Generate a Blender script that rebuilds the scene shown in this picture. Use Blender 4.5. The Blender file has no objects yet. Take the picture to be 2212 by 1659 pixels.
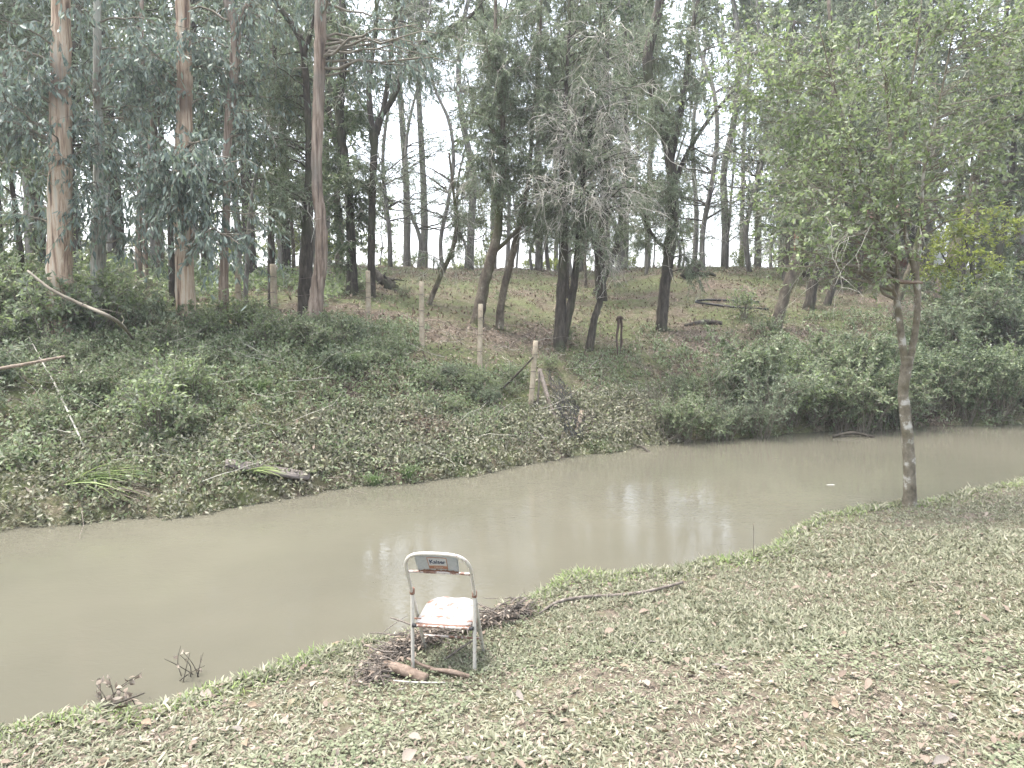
import bpy, math, random
import numpy as np
from mathutils import Vector, Matrix

rng = np.random.default_rng(7)
random.seed(7)
SC = bpy.context.scene
COL = SC.collection

# ------------------------------------------------------------------ camera, sky, sun, exposure
CAMZ = 2.40          # metres above the river's surface
F = 1441.0           # focal length in units of a 2212 wide picture
HOR = 700.0          # row of the horizon in that picture
PITCH = math.atan((829.5 - HOR) / F)
cam_d = bpy.data.cameras.new('camera')
cam_d.sensor_width = 36.0
cam_d.lens = 36.0 * F / 2212.0
cam_d.clip_start = 0.05
cam_d.clip_end = 2000.0
cam = bpy.data.objects.new('camera', cam_d)
COL.objects.link(cam)
cam.location = (0, 0, CAMZ)
cam.rotation_euler = (math.pi / 2 - PITCH, 0, 0)
SC.camera = cam

SUN_EL, SUN_AZ = math.radians(72), math.radians(-75)     # nearly overhead, a little to the left, behind thin cloud
w = bpy.data.worlds.new('World'); SC.world = w; w.use_nodes = True
nt = w.node_tree; nt.nodes.clear()
sky = nt.nodes.new('ShaderNodeTexSky'); sky.sky_type = 'NISHITA'; sky.sun_disc = False
sky.sun_elevation = SUN_EL; sky.sun_rotation = SUN_AZ
sky.air_density = 1.2; sky.dust_density = 5.0; sky.ozone_density = 1.0
hs = nt.nodes.new('ShaderNodeHueSaturation'); hs.inputs['Saturation'].default_value = 0.5
bg = nt.nodes.new('ShaderNodeBackground'); bg.inputs['Strength'].default_value = 0.15
wo = nt.nodes.new('ShaderNodeOutputWorld')
nt.links.new(sky.outputs[0], hs.inputs['Color']); nt.links.new(hs.outputs[0], bg.inputs[0]); nt.links.new(bg.outputs[0], wo.inputs[0])

sl = bpy.data.lights.new('sun', 'SUN'); sl.energy = .65; sl.angle = math.radians(12); sl.color = (1, 0.985, 0.95)
so = bpy.data.objects.new('sun', sl); COL.objects.link(so)
sd = Vector((math.sin(SUN_AZ) * math.cos(SUN_EL), math.cos(SUN_AZ) * math.cos(SUN_EL), math.sin(SUN_EL)))
so.rotation_euler = sd.to_track_quat('Z', 'Y').to_euler(); so.location = sd * 60

SC.view_settings.view_transform = 'Standard'; SC.view_settings.look = 'None'
SC.view_settings.gamma = 1.0; SC.view_settings.use_curve_mapping = False
SC.view_settings.exposure = 2.42
SC.cycles.use_denoising = True
SC.cycles.max_bounces = 6; SC.cycles.diffuse_bounces = 3; SC.cycles.glossy_bounces = 3
SC.cycles.transmission_bounces = 3; SC.cycles.transparent_max_bounces = 4
SC.cycles.caustics_reflective = False; SC.cycles.caustics_refractive = False

# ------------------------------------------------------------------ small helpers
CP, SP = math.cos(PITCH), math.sin(PITCH)
def sight(px, py):
    """slopes of the line of sight through a picture point: sideways and upward per metre forward"""
    b = -(py - 829.5) / F; fy_ = CP + b * SP
    return (px - 1106.0) / F / fy_, (-SP + b * CP) / fy_
def P(px, py, d):
    a, c = sight(px, py); return np.array([a * d, d, CAMZ + c * d])
def W(px, py, z=0.):
    a, c = sight(px, py); d = (z - CAMZ) / c; return np.array([a * d, d, z])

def fbm(x, y, s=1.0, seed=0, oct=4):
    r = np.random.default_rng(1000 + seed)
    out = 0.0; a = 1.0; f = s
    for o in range(oct):
        for k in range(3):
            th = r.uniform(0, 2 * math.pi); ph = r.uniform(0, 6.28)
            out = out + a / 3 * np.sin(f * (np.cos(th) * x + np.sin(th) * y) * r.uniform(.7, 1.3) + ph + 1.3 * np.sin(f * .53 * (x * np.sin(th) - y * np.cos(th)) + ph * 2))
        a *= .55; f *= 2.03
    return out

fp = np.array([W(*q)[:2] for q in [(0, 1145), (200, 1128), (400, 1110), (700, 1060), (900, 1040), (1100, 1010), (1250, 985), (1400, 960), (1650, 940), (2000, 920), (2212, 915)]])
FARX, FARY = np.vstack([[(-400, -210), (-40, -8), (-16, 3.5), (-9, 6.6)], fp, [(20, 17.6), (40, 21), (400, 60)]]).T
fp = np.array([W(*q)[:2] for q in [(0, 1580), (350, 1525), (600, 1442), (800, 1390), (1000, 1352), (1150, 1300), (1230, 1250), (1350, 1238), (1480, 1230), (1580, 1212), (1650, 1192), (1720, 1150), (1780, 1112), (1880, 1098), (1960, 1092), (2212, 1040)]])
NEAX, NEAY = np.vstack([[(-400, -220), (-40, -18), (-20, -6), (-8, 1.2)], fp, [(16, 13), (40, 15.5), (400, 40)]]).T
PU = np.array([-6, -1.2, -.25, 0, .1, .6, 1.8, 3, 4.5, 6.5, 10.3, 18.3, 24.8, 50, 160, 600])
PZ = np.array([-.9, -.6, -.12, .0, .12, .35, .78, 1.4, 1.9, 2.38, 3.12, 4.4, 5.35, 5.8, 6.5, 9])
NV = np.array([-6, -1.0, -.2, 0, .05, .12, .5, 1.0, 3, 5.2, 20, 100, 600])
NZ = np.array([-.9, -.6, -.12, .0, .04, .055, .07, .10, .36, .72, 1.4, 2.8, 6])

def yfar(x): return np.interp(x, FARX, FARY) + .10 * np.sin(2.1 * x) + .06 * np.sin(5.3 * x + 1)
def ynear(x): return np.interp(x, NEAX, NEAY) + .05 * np.sin(4.1 * x) + .03 * np.sin(9.7 * x + 2)

def smooth(a, b, x):
    t = np.clip((x - a) / (b - a), 0, 1); return t * t * (3 - 2 * t)

def ground_z(x, y, detail=True):
    x = np.asarray(x, float); y = np.asarray(y, float)
    u = y - yfar(x); v = ynear(x) - y
    zf = np.interp(u, PU, PZ); zf = np.where(zf > 0, zf * (1 + .22 * smooth(3, 8, x)), zf)
    cap = CAMZ + (HOR - 583) / F * np.clip(y, 0, 37) + .0015 * np.clip(y - 37, 0, 400)
    zf = np.where(u > 0, np.minimum(zf, cap), zf)
    zn = np.interp(v, NV, NZ)
    z = np.maximum(zf, zn)
    if detail:
        on_f = smooth(.3, 2.5, u); on_n = smooth(.1, 1.0, v)
        z = z + on_f * .10 * fbm(x, y, .9, 1) + on_f * .035 * fbm(x, y, 4., 2, 2) + on_n * .016 * fbm(x, y, 3.2, 3) 
    return z

def gz(x, y): return float(ground_z(np.array([x]), np.array([y]))[0])

def hit(px, py):
    """where the ray through a picture point meets the far bank"""
    d = np.arange(5, 120, .05)
    sa, sc_ = sight(px, py); x = sa * d; zr = CAMZ + sc_ * d
    g = ground_z(x, d)
    ok = (g >= zr) & (d - yfar(x) > -.3)
    i = int(np.argmax(ok)) if ok.any() else 600
    return np.array([x[i], d[i], g[i]])

def hit_near(px, py):
    d = np.arange(1.5, 16, .01)
    sa, sc_ = sight(px, py); x = sa * d; zr = CAMZ + sc_ * d
    g = np.maximum(ground_z(x, d), 0)
    i = int(np.argmax(g >= zr))
    return np.array([x[i], d[i], g[i]])

def norm(a): return a / np.maximum(np.linalg.norm(a, axis=-1, keepdims=True), 1e-9)
def rnd_unit(n): return norm(rng.normal(size=(n, 3)))

class MB:
    def __init__(s): s.v = []; s.f = []; s.m = []; s.n = 0
    def add(s, v, f, mi=0):
        v = np.asarray(v, float).reshape(-1, 3); f = np.asarray(f, int)
        s.v.append(v); s.f.append(f + s.n); s.m.append(np.full(len(f), mi)); s.n += len(v); return s
    def build(s, name, mat, parent=None, origin=None, smooth_sh=True, link=True):
        V = np.concatenate(s.v) if s.v else np.zeros((0, 3))
        if origin is not None: V = V - np.asarray(origin)
        me = bpy.data.meshes.new(name)
        me.vertices.add(len(V)); me.vertices.foreach_set('co', V.ravel())
        loops = np.concatenate([f.ravel() for f in s.f]); tot = np.concatenate([np.full(len(f), f.shape[1]) for f in s.f])
        me.loops.add(len(loops)); me.loops.foreach_set('vertex_index', loops)
        me.polygons.add(len(tot)); st = np.concatenate([[0], np.cumsum(tot)[:-1]])
        me.polygons.foreach_set('loop_start', st)
        me.polygons.foreach_set('loop_total', tot)
        if smooth_sh: me.polygons.foreach_set('use_smooth', np.ones(len(tot), bool))
        for m in (mat if isinstance(mat, (list, tuple)) else [mat]): me.materials.append(m)
        mi = np.concatenate(s.m)
        if mi.any(): me.polygons.foreach_set('material_index', mi)
        me.update(calc_edges=True); me.validate()
        o = bpy.data.objects.new(name, me)
        COL.objects.link(o)
        if parent is not None: o.parent = parent
        elif origin is not None: o.location = origin
        return o

def tag(o, label=None, cat=None, group=None, kind=None):
    if label: o['label'] = label
    if cat: o['category'] = cat
    if group: o['group'] = group
    if kind: o['kind'] = kind
    return o

def thing(name, loc, label, cat, group=None, rz=0):
    o = bpy.data.objects.new(name, None); COL.objects.link(o)
    o.empty_display_size = .1; o.location = loc; o.rotation_euler.z = rz
    return tag(o, label, cat, group)

ORD = 'first second third fourth fifth sixth seventh eighth ninth tenth eleventh twelfth thirteenth fourteenth fifteenth sixteenth seventeenth eighteenth nineteenth twentieth'.split()
def nth(i): return ORD[i] if i < 20 else ('twenty-' + ORD[i - 20] if i < 29 else 'thirty-' + ORD[i - 30] if i > 29 else 'thirtieth')

def tubes(mb, paths, rads, S=6, mi=0, cap=False, bump=0.0):
    paths = np.asarray(paths, float); rads = np.asarray(rads, float)
    if paths.ndim == 2: paths = paths[None]; rads = rads[None]
    N, R, _ = paths.shape
    T = norm(np.gradient(paths, axis=1))
    mean = norm(paths[:, -1] - paths[:, 0])
    ref = np.where(np.abs(mean[:, 2:3]) > .7, np.array([[1., 0, 0]]), np.array([[0, 0, 1.]]))[:, None, :]
    A = norm(np.cross(T, np.broadcast_to(ref, T.shape))); B = np.cross(T, A)
    th = np.arange(S) * 2 * math.pi / S
    rr = rads[:, :, None]
    if bump: rr = rr * (1 + bump * rng.normal(size=(N, R, S)))
    V = paths[:, :, None, :] + rr[..., None] * (np.cos(th)[None, None, :, None] * A[:, :, None, :] + np.sin(th)[None, None, :, None] * B[:, :, None, :])
    idx = np.arange(N * R * S).reshape(N, R, S)
    a = idx[:, :-1, :]; b = np.roll(a, -1, axis=2); c = np.roll(idx[:, 1:, :], -1, axis=2); d = idx[:, 1:, :]
    fq = np.stack([a, b, c, d], -1).reshape(-1, 4)
    base = mb.n
    mb.add(V, fq, mi)
    if cap:
        for i in (0, R - 1):
            ring = idx[:, i, :] if i else idx[:, i, ::-1]
            mb.f.append(ring.reshape(N, S) + base); mb.m.append(np.full(N, mi))
    return mb

def resample(pts, rad, n):
    """Catmull-Rom through points with radii"""
    pts = np.asarray(pts, float); rad = np.asarray(rad, float)
    Q = np.vstack([2 * pts[0] - pts[1], pts, 2 * pts[-1] - pts[-2]])
    t = np.linspace(0, len(pts) - 1 - 1e-6, n); i = t.astype(int); f = (t - i)[:, None]
    p0, p1, p2, p3 = Q[i], Q[i + 1], Q[i + 2], Q[i + 3]
    out = .5 * (2 * p1 + (p2 - p0) * f + (2 * p0 - 5 * p1 + 4 * p2 - p3) * f ** 2 + (3 * p1 - p0 - 3 * p2 + p3) * f ** 3)
    return out, np.interp(t, np.arange(len(rad)), rad)

def leaves(mb, pos, dirs, L, W, up=.6, fold=.25, curve=.0, seg=1, fat=.45, mi=0, down=None):
    """real little blades: seg=1 gives folded diamonds, seg=2 longer curved leaves"""
    n = len(pos); D = norm(dirs); L = np.broadcast_to(L, n).astype(float); W = np.broadcast_to(W, n).astype(float)
    upv = norm(np.array([[0, 0, 1.]]) * up + rng.normal(size=(n, 3)) * .5)
    S = norm(np.cross(D, upv)); Nn = np.cross(S, D)
    Lc = L[:, None]; Wc = W[:, None] * .5
    if seg == 1:
        m = pos + D * Lc * fat + Nn * Lc * curve
        l = m - S * Wc + Nn * Wc * fold; r = m + S * Wc + Nn * Wc * fold
        V = np.stack([pos, l, pos + D * Lc, r], 1); i = np.arange(n * 4).reshape(n, 4)
        mb.add(V, i[:, [0, 3, 2, 1]], mi)
    else:
        g = np.array([[0, 0, -1.]])
        c1 = pos + D * Lc * .33; c2 = pos + D * Lc * .68 - Nn * Lc * curve * .45; tip = pos + D * Lc * .97 - Nn * Lc * curve
        l1 = c1 - S * Wc + Nn * Wc * fold; r1 = c1 + S * Wc + Nn * Wc * fold
        l2 = c2 - S * Wc * .75 + Nn * Wc * fold; r2 = c2 + S * Wc * .75 + Nn * Wc * fold
        V = np.stack([pos, l1, r1, l2, r2, tip], 1); i = np.arange(n * 6).reshape(n, 6)
        b = mb.n
        mb.add(V, i[:, [0, 2, 1]], mi)
        mb.f.append(i[:, [1, 2, 4, 3]] + b); mb.m.append(np.full(n, mi))
        mb.f.append(i[:, [3, 4, 5]] + b); mb.m.append(np.full(n, mi))
    return mb

# ------------------------------------------------------------------ materials
def new_mat(name):
    m = bpy.data.materials.new(name); m.use_nodes = True; t = m.node_tree
    b = t.nodes['Principled BSDF']; return m, t, b

def ramp(t, cols, interp='LINEAR'):
    r = t.nodes.new('ShaderNodeValToRGB'); e = r.color_ramp; e.interpolation = interp
    while len(e.elements) < len(cols): e.elements.new(.5)
    for i, (p, c) in enumerate(cols):
        e.elements[i].position = p; e.elements[i].color = (*c, 1)
    return r

def leaf_mat(name, cols, trans=.3, rough=.5, spec=.35, dim=1.):
    m, t, b = new_mat(name)
    g = t.nodes.new('ShaderNodeNewGeometry')
    cols = [tuple(dim * (.92 * v + .08 * (.3 * c[0] + .6 * c[1] + .1 * c[2])) for v in c) for c in cols]
    n = len(cols); r = ramp(t, [(i / max(1, n - 1), c) for i, c in enumerate(cols)])
    t.links.new(g.outputs['Random Per Island'], r.inputs[0])
    t.links.new(r.outputs[0], b.inputs['Base Color'])
    b.inputs['Roughness'].default_value = rough; b.inputs['Specular IOR Level'].default_value = spec
    if trans:
        tr = t.nodes.new('ShaderNodeBsdfTranslucent'); mx = t.nodes.new('ShaderNodeMixShader'); mx.inputs[0].default_value = trans
        hsv = t.nodes.new('ShaderNodeHueSaturation'); hsv.inputs['Value'].default_value = 1.5; hsv.inputs['Saturation'].default_value = 1.1
        t.links.new(r.outputs[0], hsv.inputs['Color']); t.links.new(hsv.outputs[0], tr.inputs[0])
        t.links.new(b.outputs[0], mx.inputs[1]); t.links.new(tr.outputs[0], mx.inputs[2])
        t.links.new(mx.outputs[0], t.nodes['Material Output'].inputs[0])
    return m

def noise_mat(name, cols, scale=(1, 1, 1), nscale=5., detail=6., rough=.85, bump=.0, bscale=None, second=None, dist=.0, spec=.3, bdist=.02):
    m, t, b = new_mat(name)
    tc = t.nodes.new('ShaderNodeTexCoord'); mp = t.nodes.new('ShaderNodeMapping'); mp.inputs['Scale'].default_value = scale
    t.links.new(tc.outputs['Object'], mp.inputs[0])
    n = t.nodes.new('ShaderNodeTexNoise'); n.inputs['Scale'].default_value = nscale; n.inputs['Detail'].default_value = detail; n.inputs['Roughness'].default_value = .65
    n.inputs['Distortion'].default_value = dist
    t.links.new(mp.outputs[0], n.inputs['Vector'])
    r = ramp(t, cols); t.links.new(n.outputs[0], r.inputs[0]); out = r.outputs[0]
    if second:
        (cols2, sc2, lo, hi) = second
        n2 = t.nodes.new('ShaderNodeTexNoise'); n2.inputs['Scale'].default_value = sc2; n2.inputs['Detail'].default_value = 4
        t.links.new(tc.outputs['Object'], n2.inputs['Vector'])
        mr = t.nodes.new('ShaderNodeMapRange'); mr.inputs[1].default_value = lo; mr.inputs[2].default_value = hi
        t.links.new(n2.outputs[0], mr.inputs[0])
        mx = t.nodes.new('ShaderNodeMix'); mx.data_type = 'RGBA'; mx.inputs[7].default_value = (*cols2, 1)
        t.links.new(mr.outputs[0], mx.inputs[0]); t.links.new(out, mx.inputs[6]); out = mx.outputs[2]
    t.links.new(out, b.inputs['Base Color']); b.inputs['Roughness'].default_value = rough; b.inputs['Specular IOR Level'].default_value = spec
    if bump:
        bp = t.nodes.new('ShaderNodeBump'); bp.inputs['Strength'].default_value = bump; bp.inputs['Distance'].default_value = bdist
        if bscale:
            n3 = t.nodes.new('ShaderNodeTexNoise'); n3.inputs['Scale'].default_value = bscale; n3.inputs['Detail'].default_value = 5
            t.links.new(mp.outputs[0], n3.inputs['Vector']); t.links.new(n3.outputs[0], bp.inputs['Height'])
        else: t.links.new(n.outputs[0], bp.inputs['Height'])
        t.links.new(bp.outputs[0], b.inputs['Normal'])
    return m

M = {}
# bark
M['euc_bark'] = noise_mat('eucalyptus_bark', [(.34, (.085, .055, .04)), (.42, (.22, .15, .105)), (.49, (.37, .28, .20)), (.56, (.47, .39, .30)), (.66, (.38, .36, .30))], (8, 8, .5), 1.5, 8, .75, .6, None, ((.075, .05, .038), .5, .5, .62))
M['euc_bark_grey'] = noise_mat('grey_eucalyptus_bark', [(.34, (.10, .085, .07)), (.44, (.25, .24, .20)), (.56, (.37, .375, .33)), (.68, (.29, .31, .26))], (6, 6, .6), 1.5, 7, .75, .4, None, ((.12, .085, .065), .5, .5, .62))
M['euc_bark_red'] = noise_mat('red_brown_fibrous_bark', [(.34, (.06, .045, .035)), (.44, (.155, .115, .088)), (.54, (.24, .19, .15)), (.66, (.34, .29, .235))], (11, 11, .6), 1.6, 9, .85, .9, None, ((.15, .14, .12), .7, .5, .66))
M['dark_bark'] = noise_mat('dark_furrowed_bark', [(.3, (.018, .015, .012)), (.5, (.05, .043, .034)), (.66, (.10, .088, .07)), (.85, (.16, .155, .12))], (7, 7, 1.6), 2.2, 8, .9, 1., None, ((.06, .07, .035), 1.1, .5, .66))
M['lichen_bark'] = noise_mat('lichen_spotted_bark', [(.3, (.035, .028, .022)), (.47, (.095, .078, .058)), (.6, (.16, .14, .105)), (.68, (.38, .37, .32)), (.8, (.46, .46, .41))], (2.2, 2.2, 1.3), 2.6, 6, .9, .9, 14., ((.07, .08, .03), .9, .5, .64))
M['young_bark'] = noise_mat('pale_mottled_bark', [(.32, (.055, .047, .032)), (.44, (.115, .10, .072)), (.55, (.17, .15, .112)), (.60, (.33, .32, .28)), (.75, (.40, .39, .35))], (1, 1, .8), 7., 7, .9, .7, 40., ((.085, .075, .04), 2.4, .5, .7), bdist=.01)
M['far_bark'] = noise_mat('far_grey_bark', [(.3, (.075, .07, .06)), (.55, (.17, .16, .14)), (.75, (.31, .305, .275))], (5, 5, 1.2), 1.4, 6, .9, .5)
M['twig'] = noise_mat('grey_twig', [(.3, (.10, .085, .065)), (.6, (.21, .19, .15))], (1, 1, 1), 4., 3, .9)
M['dead_twig'] = noise_mat('bleached_dead_twig', [(.3, (.27, .25, .21)), (.6, (.48, .46, .40))], (1, 1, 1), 4., 3, .9)
M['dark_twig'] = noise_mat('dark_twig', [(.3, (.03, .026, .02)), (.6, (.075, .065, .05))], (1, 1, 1), 4., 3, .9)
# leaves
M['euc_leaf'] = leaf_mat('eucalyptus_leaves', [(.065, .09, .072), (.10, .135, .112), (.145, .19, .16), (.21, .26, .22), (.13, .18, .105), (.27, .32, .275)], .32, .45, .4)
M['pod_leaf'] = leaf_mat('narrow_grey_green_leaves', [(.08, .105, .06), (.125, .16, .095), (.17, .21, .13), (.23, .265, .175)], .36, .5, .35)
M['dark_leaf'] = leaf_mat('dark_evergreen_leaves', [(.06, .085, .042), (.09, .125, .062), (.125, .165, .085), (.18, .215, .11)], .25, .5, .35)
M['light_leaf'] = leaf_mat('light_green_leaves', [(.10, .14, .06), (.145, .195, .085), (.20, .26, .11), (.27, .33, .15), (.20, .23, .16), (.25, .265, .21)], .38, .45, .4)
M['yellow_leaf'] = leaf_mat('yellow_green_leaves', [(.13, .17, .03), (.19, .23, .04), (.24, .27, .05)], .4, .5, .3)
M['far_leaf'] = leaf_mat('far_pale_leaves', [(.10, .13, .05), (.15, .18, .07), (.20, .22, .09)], .4, .6, .2)
M['green_leaf'] = leaf_mat('undergrowth_leaves', [(.08, .11, .05), (.125, .17, .08), (.17, .225, .11), (.24, .295, .155), (.205, .23, .15), (.16, .165, .09), (.27, .28, .21)], .34, .5, .35)
M['silt_leaf'] = leaf_mat('silt_coated_leaves', [(.10, .108, .06), (.165, .17, .11), (.24, .235, .165), (.32, .305, .23), (.14, .17, .075), (.17, .14, .10)], .15, .8, .15)
M['moss'] = leaf_mat('hanging_lichen', [(.09, .10, .06), (.14, .15, .095), (.19, .20, .13)], .3, .8, .1)
M['grass'] = leaf_mat('dusty_grass_blades', [(.115, .122, .072), (.19, .195, .122), (.28, .27, .188), (.14, .158, .09), (.36, .34, .255)], .25, .6, .25)
M['clover'] = leaf_mat('small_round_leaves', [(.11, .132, .07), (.165, .185, .105), (.24, .25, .165)], .25, .6, .25)
M['bright_grass'] = leaf_mat('bright_green_grass', [(.13, .195, .055), (.20, .275, .085), (.29, .34, .14)], .3, .5, .3)
M['blade'] = leaf_mat('long_green_blades', [(.06, .10, .03), (.09, .14, .05), (.13, .18, .07)], .3, .5, .3)
M['litter'] = leaf_mat('dry_leaf_litter', [(.10, .078, .058), (.165, .13, .098), (.235, .19, .148), (.30, .255, .205), (.13, .095, .07)], .1, .8, .15)
M['litter_red'] = leaf_mat('brown_leaf_litter', [(.085, .06, .044), (.15, .11, .08), (.24, .185, .138), (.33, .27, .21)], .1, .85, .1)
for i, c in enumerate([(.18, .14, .108), (.14, .105, .08), (.225, .19, .155), (.165, .145, .125), (.19, .145, .10), (.20, .165, .11)]):
    M['dry%d' % i] = noise_mat('dry_fallen_leaf', [(.3, tuple(x * .7 for x in c)), (.55, c), (.8, tuple(min(.7, x * 1.25) for x in c))], (1, 1, 1), 30., 4, .8)
# stuff
M['driftwood'] = noise_mat('muddy_driftwood', [(.3, (.065, .055, .045)), (.5, (.135, .115, .096)), (.7, (.235, .205, .178))], (3, 3, 1), 9., 6, .9, .5)
M['log'] = noise_mat('brown_log', [(.3, (.085, .06, .045)), (.5, (.155, .115, .088)), (.7, (.23, .18, .14))], (3, 3, 3), 6., 7, .85, .6)
M['concrete'] = noise_mat('weathered_concrete', [(.3, (.22, .185, .135)), (.5, (.36, .305, .225)), (.7, (.44, .385, .295))], (1, 1, 1), 9., 8, .95, .5, 40., ((.17, .17, .11), 2.2, .5, .72))
M['plank'] = noise_mat('weathered_plank', [(.3, (.055, .045, .042)), (.5, (.12, .105, .095)), (.7, (.22, .19, .165))], (1.5, 14, 6), 2.5, 7, .85, .7)
M['plank_brown'] = noise_mat('brown_plank', [(.3, (.11, .085, .065)), (.5, (.20, .16, .12)), (.7, (.31, .255, .20))], (1.5, 14, 6), 2.5, 7, .85, .7)
M['hose'] = noise_mat('black_hose', [(.3, (.012, .012, .013)), (.7, (.03, .03, .033))], (1, 1, 1), 5., 3, .45)
M['strap'] = noise_mat('brown_cloth', [(.3, (.055, .038, .03)), (.7, (.105, .078, .062))], (1, 1, 1), 9., 5, .9)
M['wire'] = noise_mat('rusty_wire', [(.3, (.09, .065, .05)), (.7, (.17, .14, .12))], (1, 1, 1), 9., 3, .7)
M['brick'] = noise_mat('red_brick', [(.3, (.15, .06, .04)), (.7, (.27, .12, .08))], (1, 1, 1), 4., 5, .9)
M['dark_glass'] = noise_mat('dark_window', [(.3, (.015, .017, .02)), (.7, (.03, .033, .036))], (1, 1, 1), 2., 2, .15)
M['white_wall'] = noise_mat('pale_plaster', [(.3, (.55, .55, .55)), (.7, (.68, .68, .68))], (1, 1, 1), 2., 4, .9)
M['roof_tile'] = noise_mat('clay_roof', [(.3, (.14, .07, .05)), (.7, (.22, .12, .09))], (1, 1, 1), 3., 5, .9)
M['foam'] = noise_mat('foam', [(.3, (.38, .38, .34)), (.7, (.5, .5, .46))], (1, 1, 1), 9., 3, .9)
M['rubber'] = noise_mat('black_rubber', [(.3, (.015, .015, .016)), (.7, (.035, .035, .035))], (1, 1, 1), 9., 3, .6)

def ground_mats():
    out = []
    for k in (0, 1):
        m, t, b = new_mat('near_bank_soil' if k == 0 else 'forest_floor')
        tc = t.nodes.new('ShaderNodeTexCoord')
        def nz(s, d=6, rgh=.6):
            n = t.nodes.new('ShaderNodeTexNoise'); n.inputs['Scale'].default_value = s; n.inputs['Detail'].default_value = d; n.inputs['Roughness'].default_value = rgh
            t.links.new(tc.outputs['Object'], n.inputs['Vector']); return n
        def mix(f, c1, c2):
            x = t.nodes.new('ShaderNodeMix'); x.data_type = 'RGBA'; t.links.new(c1, x.inputs[6]); t.links.new(c2, x.inputs[7])
            if isinstance(f, float): x.inputs[0].default_value = f
            else: t.links.new(f, x.inputs[0])
            return x.outputs[2]
        n1 = nz(7 if k == 0 else 9, 9, .75)
        r1 = ramp(t, [(.3, (.045, .037, .028)), (.5, (.095, .079, .06)), (.7, (.17, .144, .112))] if k == 0 else [(.3, (.035, .028, .02)), (.5, (.085, .067, .048)), (.68, (.155, .125, .092))])
        t.links.new(n1.outputs[0], r1.inputs[0]); col = r1.outputs[0]
        # leaf-sized flecks of litter
        nd = nz(5., 3); vm = t.nodes.new('ShaderNodeVectorMath'); vm.operation = 'ADD'; t.links.new(tc.outputs['Object'], vm.inputs[0]); t.links.new(nd.outputs[1], vm.inputs[1])
        vo = t.nodes.new('ShaderNodeTexVoronoi'); vo.inputs['Scale'].default_value = 40 if k == 0 else 13; t.links.new(vm.outputs[0], vo.inputs['Vector'])
        sep = t.nodes.new('ShaderNodeSeparateColor'); t.links.new(vo.outputs['Color'], sep.inputs[0])
        rv = ramp(t, [(0., (.03, .023, .017)), (.3, (.075, .056, .041)), (.6, (.125, .097, .07)), (.85, (.21, .175, .135)), (1., (.27, .23, .185))]); t.links.new(sep.outputs[0], rv.inputs[0])
        mk = t.nodes.new('ShaderNodeMath'); mk.operation = 'GREATER_THAN'; mk.inputs[1].default_value = .72 if k == 0 else .35; t.links.new(sep.outputs[1], mk.inputs[0])
        col = mix(mk.outputs[0], col, rv.outputs[0])
        n2 = nz(1.6 if k == 0 else .45, 9, .75)
        mr = t.nodes.new('ShaderNodeMapRange'); mr.inputs[1].default_value = .48 if k == 0 else .43; mr.inputs[2].default_value = .60 if k == 0 else .56; mr.inputs[4].default_value = .5 if k == 0 else .8
        t.links.new(n2.outputs[0], mr.inputs[0])
        n3 = nz(26 if k == 0 else 14, 5)
        r3 = ramp(t, [(.3, (.05, .055, .025)), (.7, (.13, .135, .06))] if k == 0 else [(.3, (.045, .06, .022)), (.7, (.13, .155, .06))])
        t.links.new(n3.outputs[0], r3.inputs[0])
        col = mix(mr.outputs[0], col, r3.outputs[0])
        t.links.new(col, b.inputs['Base Color']); b.inputs['Roughness'].default_value = .9; b.inputs['Specular IOR Level'].default_value = .2
        bp = t.nodes.new('ShaderNodeBump'); bp.inputs['Strength'].default_value = .9; bp.inputs['Distance'].default_value = .02 if k == 0 else .05
        t.links.new(n1.outputs[0], bp.inputs['Height']); t.links.new(bp.outputs[0], b.inputs['Normal'])
        out.append(m)
    return out
M['soil'], M['forest_floor'] = ground_mats()

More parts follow.
